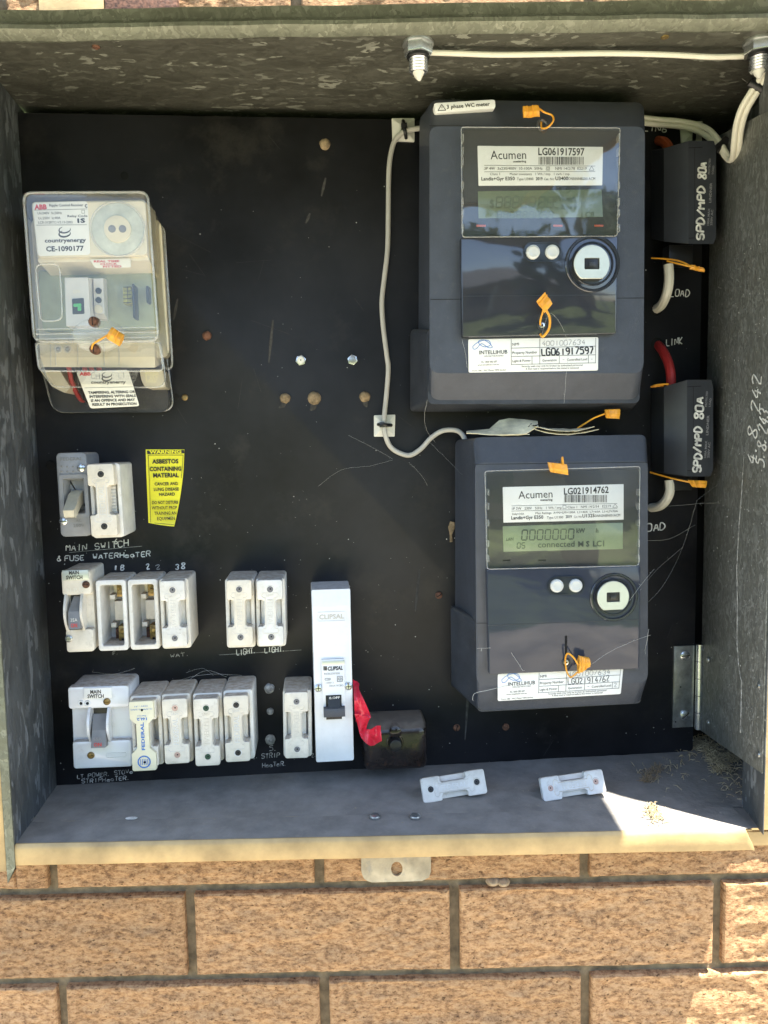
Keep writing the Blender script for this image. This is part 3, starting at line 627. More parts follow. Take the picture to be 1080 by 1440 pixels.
# ============================================================ FUSES
def dogbone(w, H, r=.0024, a=.30, gw=.46, rt=.0016):
    x = w/2; g_ = gw*w/2; za = H/2-H*a; P = []
    def arc(cx, cz, rr_, a0, a1, n=3): return [(cx+rr_*math.cos(math.radians(a0+(a1-a0)*i/n)), cz+rr_*math.sin(math.radians(a0+(a1-a0)*i/n))) for i in range(n+1)]
    P += arc(x-r, H/2-r, r, 0, 90)+arc(-x+r, H/2-r, r, 90, 180)
    P += arc(-x+rt, za+rt, rt, 180, 270, 2)+[(-g_-rt, za), (-g_, za-rt)]+[(-g_, -za+rt), (-g_-rt, -za)]+arc(-x+rt, -za-rt, rt, 90, 180, 2)
    P += arc(-x+r, -H/2+r, r, 180, 270)+arc(x-r, -H/2+r, r, 270, 360)
    P += arc(x-rt, -za-rt, rt, 0, 90, 2)+[(g_+rt, -za), (g_, -za+rt)]+[(g_, za-rt), (g_+rt, za)]+arc(x-rt, za+rt, rt, 270, 360, 2)
    return P
def plug(par, w, H, h0, h1, capm, flip=False, word='FEDERAL', cx=0, cz=0, name='fuse_carrier'):
    P = [(x+cx, z+cz) for x, z in dogbone(w, H)]
    o = MB().slab(P, h0, h1, .0011).build(name, 'porcelain', par)
    R_ = MB()   # raised serif-I rim on the grip
    gw = .36*w/2; hh = H*.235; sw = .40*w/2*1.1
    I = [(-gw, -hh), (-sw-.0012, -hh), (-sw-.0026, -hh-.002), (-sw-.0012, -hh-.0042), (0, -hh-.0045), (sw+.0012, -hh-.0042), (sw+.0026, -hh-.002), (sw+.0012, -hh), (gw, -hh)]
    I = I+[(-x, -z) for x, z in I]
    P = [(cx+x, h1, cz+z) for x, z in I]; P.append(P[0]); R_.tube(P, .0004, 6, .9)
    R_.build('raised_rim', 'porcelain', o)
    t = MB(); L = hh*1.75; cap = w*.21
    if not flip: text(t, word, (cx-cap/2, cz+L/2), (cx-cap/2, cz-L/2), cap, h1+.00035, .012)
    else: text(t, word, (cx+cap/2, cz-L/2), (cx+cap/2, cz+L/2), cap, h1+.00035, .012)
    text(t, '250V', (cx-w*.17, cz+hh+.0012), (cx+w*.17, cz+hh+.0012), .0022, h1+.00035, .01)
    # give the letters thickness
    nv = len(t.v); t.v += [(x, y+.0005, z) for x, y, z in t.v]; ed = {}
    for f in t.f:
        for i in range(len(f)): a, b_ = f[i], f[(i+1) % len(f)]; ed[(a, b_)] = 1
    for (a, b_) in list(ed):
        if (b_, a) not in ed: t.f.append((a, b_, b_+nv, a+nv))
    t.build('embossed_word', 'porcelain', o, smooth=0)
    for s_ in (1, -1):
        z = cz+s_*H*.36
        MB().ring(cx+.0003, z, w*.120, w*.165, h1-.0002, h1+.0004, 20).build('cap_rim', 'porcelain', o)
        c = MB().cyl(cx+.0003, z, w*.135, h1-.001, h1+.0002, 18).build('sealing_cap', capm, o)
        if 1: pass
        MB().cyl(cx+.0003+w*.01, z+.0002, w*.034, h1, h1+.0003, 8, .0001).build('pin_hole', 'hole', o)
    return o
def fuse_base(T, w, H, h=.043, open_=False):
    P = rr(-w/2, w/2, -H/2, H/2, .0028); Pi = rr(-w/2+.0036, w/2-.0036, -H/2+.005, H/2-.005, .0018)
    return MB().tray(P, Pi, 0, h, .012 if open_ else h-.012, .0012, grow=.0006).build('base', 'porcelain', T)
def fuse(label, base, plg, capm, flip=False, hb=.043, hp=.0525, word='FEDERAL', group='ceramic rewireable fuses on the black panel'):
    T, w_, H_ = quad_thing('rewireable_fuse', label, 'fuse', base, hb, group=group)
    fuse_base(T, w_, H_, hb)
    Q = [Vector(T.q(u, v, hp)) for u, v in plg]; c = sum(Q, Vector((0, 0)))/4; pw = ((Q[1]-Q[0]).length+(Q[2]-Q[3]).length)/2; ph = ((Q[3]-Q[0]).length+(Q[2]-Q[1]).length)/2
    MB().slab(rr(c.x-pw*.40, c.x+pw*.40, c.y-ph*.42, c.y+ph*.42, .001), hb-.0115, hb-.003, .0005).build('contact_block', 'porcelain', T)
    for s_ in (1, -1):
        for k in range(7): pass
    if 'overlapping the grey switch' not in label: return plug(T, pw, ph, hb-.004, hp, capm, flip, word, c.x, c.y) and T
    fin = MB()
    for k in range(8): z = c.y+ph*(-.16+.32*k/7); fin.box(c.x+pw*.22, c.x+pw*.40, hb-.004, hb-.0015, z-.0007, z+.0007, .0002)
    fin.build('ribbed_edge', 'porcelain', T)
    plug(T, pw, ph, hb-.004, hp, capm, flip, word, c.x, c.y)
    return T
fuse('white ceramic fuse with black caps overlapping the grey switch above MAIN SWITCH', [(124, 652), (168, 651), (175, 755), (131, 757.5)], [(122, 652.5), (159, 652), (166, 753.5), (127.5, 755)], 'rubber black', True, .045, .0545)
fuse('white ceramic fuse with grey caps, right of the two open fuse bases', [(224, 814), (264, 812.5), (270, 911), (227.5, 913)], [(225, 817), (260, 816), (262.5, 909.5), (227, 911.5)], 'rubber grey')
fuse('left fuse of the touching pair above the two words LIGHT', [(316, 814), (357, 813), (359.5, 910), (319, 911.5)], [(318, 816), (352, 815), (357, 908.5), (320, 909.5)], 'rubber grey')
fuse('right fuse of the touching pair above the two words LIGHT', [(358.8, 813.5), (400.7, 812.5), (402, 908.5), (361.5, 910)], [(361, 816), (396.7, 815), (399.5, 908), (363, 909)], 'rubber grey')
fuse('ceramic fuse with pink caps between the cream fuse and the green capped fuse', [(227, 976), (268, 974.5), (272, 1070.5), (232, 1074)], [(227, 983.5), (262.6, 982), (267, 1073), (232, 1075.5)], 'rubber pink', True)
fuse('ceramic fuse with dark green caps, its carrier sitting proud and low', [(271, 975), (311.7, 973.5), (315.3, 1069.5), (274.5, 1072)], [(271, 983), (306, 982), (310, 1076.5), (275, 1078)], 'rubber green', False, .043, .0555)
fuse('ceramic fuse with black caps at the right end of the bottom left row', [(313.5, 970.8), (355, 969), (358.5, 1067), (317.5, 1069.5)], [(314, 979), (348.7, 977.5), (352, 1070.5), (317, 1072.5)], 'rubber black', True)
fuse('lone ceramic fuse with grey caps just left of the tall white breaker cover', [(396.9, 971), (437.8, 970), (439.3, 1064), (399.5, 1065)], [(399, 974), (432, 973), (435.5, 1066), (401, 1067)], 'rubber grey')
# cream flat-carrier fuse
T, w_, H_ = quad_thing('rewireable_fuse', 'fuse with a flat cream carrier plate printed in blue, next to the large main switch', 'fuse', [(183, 979), (225.5, 976.5), (231, 1075), (187, 1077.5)], .043, group='ceramic rewireable fuses on the black panel')
fuse_base(T, w_, H_)
Q = [T.q(u, v, .055) for u, v in ((181.5, 986.5), (216, 986), (219.8, 1083.5), (185.7, 1084.5))]; cx = sum(q[0] for q in Q)/4; cz = sum(q[1] for q in Q)/4; pw = math.dist(Q[0], Q[1]); ph = math.dist(Q[0], Q[3])
MB().slab([(x+cx+.001, z+cz+.001) for x, z in dogbone(pw*1.02, ph*.96, .0015)], .033, .051, .0008).build('carrier_block', 'porcelain', T)
def bone2(w, H):
    x = w/2; g = .26*w; a = H*.25
    P = [(x, H/2-.001), (x-.001, H/2), (-x+.001, H/2), (-x, H/2-.001), (-x, H/2-a), (-g, H/2-a-.005), (-g, -H/2+a+.005), (-x, -H/2+a), (-x, -H/2+.0012), (-x+.0012, -H/2), (x-.0012, -H/2), (x, -H/2+.0012), (x, -H/2+a), (g, -H/2+a+.005), (g, H/2-a-.005), (x, H/2-a)]
    return P
po = MB().slab([(x+cx, z+cz) for x, z in bone2(pw, ph)], .051, .055, .0006).build('carrier_plate', 'cream plastic', T)
t = MB(); c8 = .0028
text(t, 'FEDERAL', (cx+c8/2, cz-ph*.20), (cx+c8/2, cz+ph*.20), c8, .0552, .03)
text(t, '16L2', (cx+.0045, cz+ph*.265), (cx-.0045, cz+ph*.265), .0024, .0552, .03); text(t, 'Series', (cx+.004, cz+ph*.30), (cx-.004, cz+ph*.30), .0012, .0552)
text(t, '16 AMP 15 SWG', (cx+.0095, cz+ph*.395), (cx-.0095, cz+ph*.395), .0013, .0552); text(t, '250V - A1', (cx+.006, cz+ph*.44), (cx-.006, cz+ph*.44), .0013, .0552)
t.ring(cx, cz-ph*.37, .0046, .0062, .0551, .0552, 24)
for k in range(5): t.box(cx-.0034+k*.0016, cx-.0034+k*.0016+.0006, .0551, .0552, cz-ph*.37-.0028, cz-ph*.37+.0028)
t.build('blue_print', 'blue ink', po, smooth=0)
for s_ in (.39, -.36): MB().cyl(cx+.0005, cz+ph*s_-.001, .0011, .055, .0554, 12, .0001).build('pin_hole', 'hole', po)
# open fuse bases
for i, (lab, Qp) in enumerate((('empty ceramic fuse base with bare brass terminals next to the small main switch', [(133.5, 816), (176, 815), (181, 914.5), (139, 916)]), ('empty ceramic fuse base with bare brass terminals, left of the fuse under the mark 38', [(179, 815), (221, 814), (225.3, 912.5), (183.5, 914.5)]))):
    T, w_, H_ = quad_thing('fuse_base', lab, 'fuse base', Qp, .043, group='open fuse bases'); b = fuse_base(T, w_, H_, .043, True)
    MB().box(-.0035, .010, .0118, .020, -.010, .009, .001).build('centre_block', 'porcelain', T)
    MB().ring(.0085, .0015, .0025, .0040, .019, .0215, 20).build('screw_well', 'porcelain', T); MB().cyl(.0085, .0015, .0026, .019, .0206, 14).build('fixing_screw', 'steel bright', T)
    for s_ in (1, -1):
        zc = s_*.0225; MB().box(-.0065, -.0015, .0118, .024, zc-s_*.009-.0022, zc-s_*.009+.0022, .0007).build('shoulder', 'porcelain', T)
        x0 = .001; o = MB().box(x0, x0+.0075, .012, .0265, zc-.0085, zc+.0085, .0006).build('terminal', 'brass', T)
        MB().ring(x0+.0037, zc+s_*.0045, .0014, .0026, .0263, .0272, 16).build('socket', 'brass', o); MB().cyl(x0+.0037, zc+s_*.0045, .0015, .0262, .0268, 12, .0001).build('socket_hole', 'hole', o)
        m_ = MB(); m_.screw(x0+.0037, zc-s_*.0035, .0028, .0262, .0285); m_.build('terminal_screw', 'brass', o)
        MB().box(-.004, -.001, .012, .018, zc-.006, zc+.004, .0003).build('side_tab', 'rust' if s_ < 0 else 'cream plastic', T)
# loose fuse carriers on the floor
for i, (lab, Qp, cm) in enumerate((('loose ceramic fuse carrier with dark caps on the box floor beside the black box', [(588, 1094), (682, 1081.5), (684, 1114.5), (598.5, 1131)], 'rubber black'), ('loose ceramic fuse carrier with pale caps beside the sun patch on the box floor', [(757, 1093), (848.5, 1081.8), (852, 1113.5), (767, 1128.5)], 'rubber pink'))):
    ub, vb = (Qp[2][0]+Qp[3][0])/2, (Qp[2][1]+Qp[3][1])/2
    x, y = BX.qz(ub, vb, .003)
    ang = math.radians(2.5 if i == 0 else 1.5); tl = math.radians(-22)
    Mf = Matrix.Translation((x, y, .0008)) @ Matrix.Rotation(ang, 4, 'Z') @ Matrix.Rotation(tl, 4, 'X')
    T = Thing('loose_fuse_carrier', lab, 'fuse carrier', Mf, group='loose fuse carriers')
    Q = [Vector(T.q(u, v, 0)) for u, v in Qp]; c = sum(Q, Vector((0, 0)))/4; ex_ = ((Q[1]-Q[0])+(Q[2]-Q[3]))/2; roll = math.atan2(ex_.y, ex_.x); pl = ex_.length; pw = ((Q[0]-Q[3]).length+(Q[1]-Q[2]).length)/2
    # local x runs along the carrier: lay the plug on its long edge
    S = Matrix.Translation((c.x, 0, c.y)) @ Matrix.Rotation(-roll-math.pi/2, 4, 'Y')
    T.o.matrix_world = Mf @ S; T.M = Mf @ S
    o = plug(T, pw, pl, -.007, 0, cm, i == 1, 'FEDERAL')
    MB().slab(rr(-pw/2*.9, pw/2*.9, -pl/2*.92, pl/2*.92, .001), -.015, -.0068, .0004).build('under_block', 'porcelain', T)
    for s_ in (1, -1): MB().box(-.003, .003, -.022, -.014, s_*pl*.36-.0006, s_*pl*.36+.0006, .0002).build('blade_contact', 'brass', T)
# ============================================================ SWITCHES
def lever(T, u0, v0, m_, words=None, w=.009, L=.02, h0=.036, h1=.055, lean=.004):
    pass
# grey switch
T, w_, H_ = quad_thing('isolator_switch', 'grey bakelite switch with an ivory lever, topmost left on the panel', 'switch', [(78, 637), (122, 636), (127, 753.5), (85.5, 755.5)], .040)
P = rr(-w_/2, w_/2, -H_/2, H_/2, .004); Pi = rr(-.0078, .0098, -.017, .0145, .0008, 3)
MB().tray(P, Pi, 0, .040, .028, .0012, grow=.002).build('body', 'grey bakelite', T)
MB().ring(0, 0, 0, 0, 0, 0, 3) if 0 else None
fr = MB(); O_ = rr(-.0115, .0135, -.0215, .0185, .0022); I_ = rr(-.0082, .0102, -.0174, .0149, .0008); fr.loft([[(x, .0395, z) for x, z in O_], [(x, .0412, z) for x, z in O_], [(x, .0412, z) for x, z in I_], [(x, .0395, z) for x, z in I_]], False, False); fr.build('recess_frame', 'grey bakelite', T)
a = T.q(96, 724, .055); b_ = T.q(107, 696, .034)
lv = MB(); lv.loft([[(b_[0]-.005, .030, b_[1]+.004), (b_[0]+.005, .030, b_[1]+.004), (b_[0]+.005, .030, b_[1]-.008), (b_[0]-.005, .030, b_[1]-.008)], [(b_[0]-.0055, .038, b_[1]+.001), (b_[0]+.0048, .038, b_[1]+.001), (b_[0]+.0048, .038, b_[1]-.011), (b_[0]-.0055, .038, b_[1]-.011)],
  [(a[0]-.0045, .052, a[1]+.006), (a[0]+.0055, .052, a[1]+.006), (a[0]+.0052, .050, a[1]-.003), (a[0]-.0045, .050, a[1]-.003)], [(a[0]-.004, .056, a[1]+.004), (a[0]+.005, .056, a[1]+.004), (a[0]+.0048, .054, a[1]-.002), (a[0]-.004, .054, a[1]-.002)]])
lv.build('lever', 'ivory lever', T)
for a_ in (('FEDERAL', 85, 648, 116, 647, 4.5), ('A.C.', 107, 734, 115, 733.5, 4), ('250V', 103, 741.5, 119, 740.5, 4)):
    t = MB(); ptext(t, T, *a_, .0404, .01); t.build('moulded_lettering', 'grey lever', T, smooth=0)
for k in range(6): x, z = T.q(86.5+8*(k % 3), 656+7*(k//3), .0404); MB().cyl(x, z, .0009, .0398, .0405, 8, .0001).build('moulded_dot', 'grey lever', T)
for u, v in ((114, 658), (89, 733)): x, z = T.q(u, v, .041); m_ = MB(); m_.screw(x, z, .0036, .040, .0422); o = m_.build('screw', 'steel bright', T); MB().box(x-.003, x+.003, .0418, .04235, z-.0003, z+.0003).build('slot', 'hole', o)
# small main switch
def main_switch(label, Qp, h, small):
    T, w_, H_ = quad_thing('main_switch', label, 'switch', Qp, h, group='main switches')
    q = T.q; m_ = 'porcelain' if small else 'glazed white'
    P = rr(-w_/2, w_/2, -H_/2, H_/2, .003)
    if small:
        body = MB(); zt, zb = H_*.20, -H_*.22
        body.slab(rr(-w_/2, w_/2, -H_/2, H_/2, .003), 0, h-.008, .001); body.slab(rr(-w_/2, w_/2, zt, H_/2, .0025), h-.0095, h, .0012); body.slab(rr(-w_/2+.001, w_/2, -H_/2, zb, .0025), h-.0095, h, .0012)
        gx = .0078; px0 = (104.5, 105)
    else:
        body = MB(); zt, zb = H_*.23, -H_*.16
        body.slab(rr(-w_/2+.001, w_/2, -H_/2, H_/2, .004), 0, h-.006, .002); body.slab(rr(-w_/2, w_/2-.001, zt, H_/2, .003), h-.009, h, .002); body.slab(rr(-w_/2+.002, w_/2, -H_/2, zb, .003), h-.009, h, .0025)
        gx = .0095
    body.build('body', m_, T)
    cu = (107 if small else 142); cv = (868 if small else 1030)
    cx, cz = q(cu, cv, h)
    for s_ in (-1, 1):
        x = cx+s_*gx*.92-.0007; zz0, zz1 = zb-.001, zt+.001; n_ = 10
        gd = MB(); pts = [(zz0+(zz1-zz0)*i/n_, h+(.0065 if small else .0075)*math.sin(math.pi*i/n_)+.0005) for i in range(n_+1)]
        lo = [[(x-.0011, h-.012, z), (x+.0011, h-.012, z), (x+.0011, hh_, z), (x-.0011, hh_, z)] for z, hh_ in pts]; gd.loft(lo); gd.build('lever_guard', m_, T)
    # lever
    ut, vt, ubm, vbm = ((112, 838, 105, 886) if small else (141, 1003, 138, 1053))
    a = q(ut, vt, h-.006); b_ = q(ubm, vbm, h+.010); hw_ = (.0050 if small else .0064); MB().box(cx-gx*.8, cx+gx*.8, h-.012, h-.0078+(0 if small else .0025), zb+.001, zt-.001).build('lever_slot_shade', 'black plastic', T)  # black box stands for the shade in the recess round the lever
    lv = MB(); lv.loft([[(a[0]-hw_, h-.012, a[1]), (a[0]+hw_, h-.012, a[1]), (a[0]+hw_, h-.005, a[1]), (a[0]-hw_, h-.005, a[1])],
        [(cx-hw_, h-.004, (a[1]+b_[1])/2), (cx+hw_, h-.004, (a[1]+b_[1])/2), (cx+hw_, h+.0055, (a[1]+b_[1])/2+.002), (cx-hw_, h+.0055, (a[1]+b_[1])/2+.002)],
        [(b_[0]-hw_, h-.001, b_[1]-.001), (b_[0]+hw_, h-.001, b_[1]-.001), (b_[0]+hw_, h+.0105, b_[1]+.001), (b_[0]-hw_, h+.0105, b_[1]+.001)]])
    lo = lv.build('lever', 'grey lever', T, smooth=20)
    tt = MB(); tx = (a[0]+b_[0])/2
    zA = b_[1]+.0075; A_ = Vector((b_[0]-hw_*.62, zA)); hA = h+.0088
    text(tt, '35A' if small else '55A', (b_[0]-hw_*.6, b_[1]+.0078), (b_[0]+hw_*.6, b_[1]+.0078), .0030, h+.0104, .01); tt.build('rating_print', 'white pen' if small else 'grey ink', lo, smooth=0)
    tt = MB(); text(tt, 'ON', (b_[0]-hw_*.55, b_[1]+.0028), (b_[0]+hw_*.55, b_[1]+.0028), .0034, h+.0112, .02); tt.build('on_print', 'red ink', lo, smooth=0)
    # name plate
    if small: NP = [(87, 802.5), (124, 801.5), (125, 815), (88, 816.5)]; tx = (('MAIN', 97, 808, 111, 807.5), ('SWITCH', 93, 814.7, 116, 814.2))
    else: NP = [(118, 968), (157, 967), (157, 981), (118, 983)]; tx = (('MAIN', 127, 975.5, 142, 975), ('SWITCH', 123, 981.7, 146, 981.2))
    hp = h+.0015; c = MB(); c.slab([q(u, v, hp) for u, v in NP][::-1], h-.001, hp, .0003); o = c.build('name_plate', 'zinc' if small else 'sticker', T); o.data.materials[0] = mm('port metal') if small else mm('sticker')
    tt = MB()
    for s_, u0, v0, u1, v1 in tx: ptext(tt, T, s_, u0, v0, u1, v1, 5.2, hp+.0002, .03)
    tt.build('name_print', 'ink', o, smooth=0)
    sc_ = ((121, 822, 'rust'), (97, 898, 'zinc')) if small else ((150.5, 986.5, 'brass'), (128, 1062, 'brass'))
    for u, v, mn in sc_: x, z = q(u, v, h); r = .0034; k = MB(); k.screw(x, z, r, h-.0006, h+.0016); o = k.build('screw', mn, T); MB().box(x-r*.7, x+r*.7, h+.0012, h+.00175, z-.0003, z+.0003).build('slot', 'hole', o)
    if small:
        tt = MB(); ptext(tt, T, 'H.P.D.', 94, 833, 121, 831, 5.5, h+.0003, .0); tt.build('moulded_lettering', 'nylon white', T, smooth=0)
    else:
        for u in (114, 123):
            x, z = q(u, 989, h); MB().ring(x, z, .0014, .0029, h-.0003, h+.0008, 18).build('seal_hole_rim', 'glazed white', T); MB().cyl(x, z, .0015, h-.0002, h+.0003, 12, .0001).build('seal_hole', 'hole', T)
        tt = MB(); O_ = rr(*(lambda a, b: (a[0], b[0], b[1], a[1]))(q(149, 1059, h), q(177.5, 1064.5, h)), .001); I2 = inset(O_, .0004)
        tt.loft([[(x, h, z) for x, z in O_], [(x, h+.0005, z) for x, z in O_], [(x, h+.0005, z) for x, z in I2], [(x, h, z) for x, z in I2]], False, False); ptext(tt, T, 'FEDERAL', 152, 1063.2, 175, 1062.4, 3, h+.0004); tt.build('moulded_badge', 'glazed white', T)
    return T
main_switch('narrow white ceramic main switch with a grey lever, left end of the middle row', [(85.8, 803.5), (126.5, 801), (132, 916.5), (92, 917.5)], .046, True)
main_switch('wide glazed white main switch with a grey lever, left end of the bottom row', [(93.5, 968), (185, 962), (183.5, 1079.5), (100.5, 1082)], .038, False)
# ============================================================ BREAKER COVER
T, w_, H_ = quad_thing('breaker_enclosure', 'tall narrow white breaker cover with a black toggle between two screws', 'breaker', [(437, 831), (491.8, 829), (499, 1070), (445, 1072)], .047)
MB().loft([[(x, 0, z) for x, z in rr(-w_/2-.001, w_/2, -H_/2+.001, H_/2, .0015)], [(x, .043, z) for x, z in rr(-w_/2, w_/2, -H_/2, H_/2, .0015)], [(x, .047, z) for x, z in rr(-w_/2+.0004, w_/2-.0004, -H_/2+.0004, H_/2-.0145, .0015)], [(x, .0472, z) for x, z in rr(-w_/2+.001, w_/2-.001, -H_/2+.001, H_/2-.0155, .0012)]]).build('cover', 'white plastic', T)
q = T.q; h = .0472
rx = [q(u, v, h) for u, v in ((446, 861), (486.5, 873))]; O_ = rr(rx[0][0], rx[1][0], rx[1][1], rx[0][1], .0015); I2 = inset(O_, .0005)
tt = MB(); tt.loft([[(x, h, z) for x, z in O_], [(x, h+.0006, z) for x, z in O_], [(x, h+.0006, z) for x, z in I2], [(x, h, z) for x, z in I2]], False, False); tt.build('moulded_badge', 'white plastic', T)
tt = MB(); ptext(tt, T, 'CLIPSAL', 449, 871, 484, 869.5, 6.5, h+.0004, .02); tt.build('moulded_name', 'cable grey', T, smooth=0)
a0 = q(452, 928, .050); a1 = q(486, 1012, .050)
bk = MB(); bk.slab(rr(a0[0], a1[0], a1[1], a0[1], .0006), h-.002, .0495, .0005); bo = bk.build('breaker_module', 'white plastic', T)
c0 = q(453, 930, .0502); c1 = q(484.5, 934.5, .0502); MB().box(c0[0], c1[0], .0494, .0502, c1[1], c0[1], .0002).build('label_slot', 'port metal', bo)
tt = MB(); hp = .0498
for k in range(3): A_ = q(455+k*1.7, 942.8, hp); B_ = q(455+k*1.7+1.2, 937, hp); tt.box(A_[0], B_[0], hp-.0001, hp, A_[1], B_[1])
ptext(tt, T, 'CLIPSAL', 460.5, 943, 482, 941.8, 5.3, hp, .035, .15)
tt.build('brand_print', 'ink', bo, smooth=0)
tt = MB(); ptext(tt, T, 'RCBE220/30B', 456, 949, 478, 948, 2.5, hp); ptext(tt, T, 'C20', 456.5, 957, 465, 956.7, 3.4, hp, .02); ptext(tt, T, '~6000 3', 457, 961.5, 469, 961, 2.2, hp); ptext(tt, T, '30mA RCBO', 463, 965.7, 483, 965, 2.5, hp)
A_ = q(474, 959, hp); B_ = q(482, 950.5, hp); O_ = [(A_[0], A_[1]), (B_[0], A_[1]), (B_[0], B_[1]), (A_[0], B_[1])]; I2 = inset(O_, .0007)
tt.loft([[(x, hp, z) for x, z in O_], [(x, hp+.0001, z) for x, z in O_], [(x, hp+.0001, z) for x, z in I2], [(x, hp, z) for x, z in I2]], False, False); cx, cz = (A_[0]+B_[0])/2, (A_[1]+B_[1])/2; tt.ring(cx, cz, .0008, .0014, hp, hp+.0001, 12)
tt.build('small_print', 'grey ink', bo, smooth=0)
A_ = q(458, 978, .0497); B_ = q(481, 1011, .0497); MB().box(A_[0], B_[0], .045, .04975, B_[1], A_[1]+0.0, .0001).build('toggle_slot', 'black plastic', bo)
A_ = q(461, 979.5, .053); B_ = q(479, 1000, .053); MB().loft([[(A_[0], .049, B_[1]), (B_[0], .049, B_[1]), (B_[0], .049, A_[1]), (A_[0], .049, A_[1])], [(A_[0], .0555, B_[1]+.001), (B_[0], .0555, B_[1]+.001), (B_[0], .0515, A_[1]-.001), (A_[0], .0515, A_[1]-.001)]]).build('toggle', 'black plastic', bo)
A_ = q(455, 997, .056); B_ = q(485.5, 1008, .056); MB().box(A_[0], B_[0], .049, .0565, B_[1], A_[1], .0012).build('toggle_bar', 'meter plastic', bo)
tt = MB(); ptext(tt, T, '0.OFF', 463, 983.3, 478, 982.3, 3.2, .0536, .02); tt.build('off_print', 'white pen', bo, smooth=0)
for u, v in ((447.8, 967.5), (490, 964.8)):
    x, z = q(u, v, .0475); o = MB().screw(x, z, .0038, h-.0005, .0496) ; o = o.build('screw', 'steel bright', T); MB().box(x-.0022, x+.0022, .0493, .04975, z-.0003, z+.0003).build('slot', 'hole', o); MB().box(x-.0003, x+.0003, .0493, .04978, z-.0022, z+.0022).build('slot', 'hole', o)
# ============================================================ BLACK LINK BOX
T, w_, H_ = quad_thing('neutral_link_box', 'dusty black bakelite link box with round thumb nut at the foot of the panel', 'link box', [(513, 1023), (601, 1019), (603, 1080), (510, 1088)], .040)
bo = MB(); bo.loft([[(x, 0, z) for x, z in rr(-w_/2, w_/2, -H_/2+.003, H_/2+.001, .004)], [(x, .030, z) for x, z in rr(-w_/2, w_/2, -H_/2, H_/2+.001, .006)], [(x, .037, z) for x, z in rr(-w_/2+.001, w_/2-.001, -H_/2+.0005, H_/2-.001, .006)], [(x, .040, z) for x, z in rr(-w_/2+.004, w_/2-.004, -H_/2+.003, H_/2-.004, .006)], [(x, .0408, z) for x, z in rr(-w_/2+.008, w_/2-.008, -H_/2+.006, H_/2-.008, .006)]])
bo.build('body', 'dark bakelite', T, smooth=60)
x, z = T.q(556, 1047, .046); MB().slab(circ(x, z, .0065, 16), .036, .050, .001, taper=.0006).build('thumb_nut', 'black plastic', T); MB().ring(x, z, .0062, .0085, .040, .0415).build('nut_collar', 'dark bakelite', T)
x, z = T.q(556, 1030, .042); MB().loft([[(a, .030, c) for a, c in circ(x, z, .0065, 16)], [(a, .0415, c) for a, c in circ(x, z, .006, 16)], [(a, .043, c) for a, c in circ(x, z, .0035, 16)]]).build('lug', 'dark bakelite', T)
for a_ in (('GENERAL', 534, 1066, 575, 1064, 5), ('MADE IN AUSTRALIA', 527, 1073, 592, 1070, 3.6), ('REG. No. 3 PATENT', 529, 1079, 588, 1076, 3.4)):
    tt = MB(); ptext(tt, T, *a_, .0411); tt.build('moulded_lettering', 'dark bakelite', T, smooth=0)
# red tape hanging from the breaker cover
TP = Thing('red_tape', 'strip of crumpled red tape hanging from the right side of the white breaker cover', 'tape', PANEL)
path = [((496, 955), (505, 961), .030), ((497, 968), (505, 970), .040), ((498, 985), (512, 984), .052), ((499, 1003), (521, 1006), .050), ((499, 1005), (521, 1008.5), .053), ((504, 1024), (516, 1021), .047), ((508, 1037), (516, 1026), .050), ((516, 1046), (520, 1025), .056), ((527, 1048), (528, 1022), .052), ((537, 1041), (535, 1019), .058)]
tp = MB(); rows = []
for (a, b_, hh) in path: rows.append((Vector(TP.p3(*a, hh)), Vector(TP.p3(*b_, hh+.002))))
NN = 6; fine = []
L1 = smooth_path([r[0] for r in rows], 4); L2 = smooth_path([r[1] for r in rows], 4)
def tf(a, b_):
    i = min(len(L1)-1, int(round(b_*(len(L1)-1)))); p = Vector(L1[i]).lerp(Vector(L2[i]), a); p.y += .0016*math.sin(a*7+i*.9)+.001*noise.noise(Vector((a*4, i*.5, 1))); return p
tp.sheet(lambda a, b_: tuple(tf(a, b_)), 8, len(L1)-1); o = tp.build('strip', 'tape red', TP, smooth=25, solid=.0002)
# ============================================================ ASBESTOS WARNING
T = Thing('warning_sticker', 'yellow asbestos warning sticker with a torn curling lower corner', 'sticker', PANEL @ Matrix.Translation((*([0]*0), MP.q(230, 690)[0], 0, MP.q(230, 690)[1])))
q = T.q
lft = smooth_path([(*q(205, 632), 0), (*q(206.5, 680), 0), (*q(209, 735), 0)], 8); rgt = smooth_path([(*q(259.5, 632), 0), (*q(257.5, 668), 0), (*q(252.5, 705), 0), (*q(245.5, 740), 0)], 6)
def sf(a, b_):
    i = b_*(len(lft)-1); l = lft[min(len(lft)-1, int(round(i)))]; j = b_*(len(rgt)-1); r_ = rgt[min(len(rgt)-1, int(round(j)))]
    x = l[0]+(r_[0]-l[0])*a; z = l[1]+(r_[1]-l[1])*a-.0012*math.sin(a*3.14)*max(0, b_-.6); hh = .0004+.004*max(0, b_-.8)**1.5*4*(.4+a)+.0003*math.sin(a*9+b_*7)*b_
    return (x, hh, z)
s_ = MB().sheet(sf, 12, 24).build('sticker', 'yellow sticker', T, solid=.00015)
tt = MB()
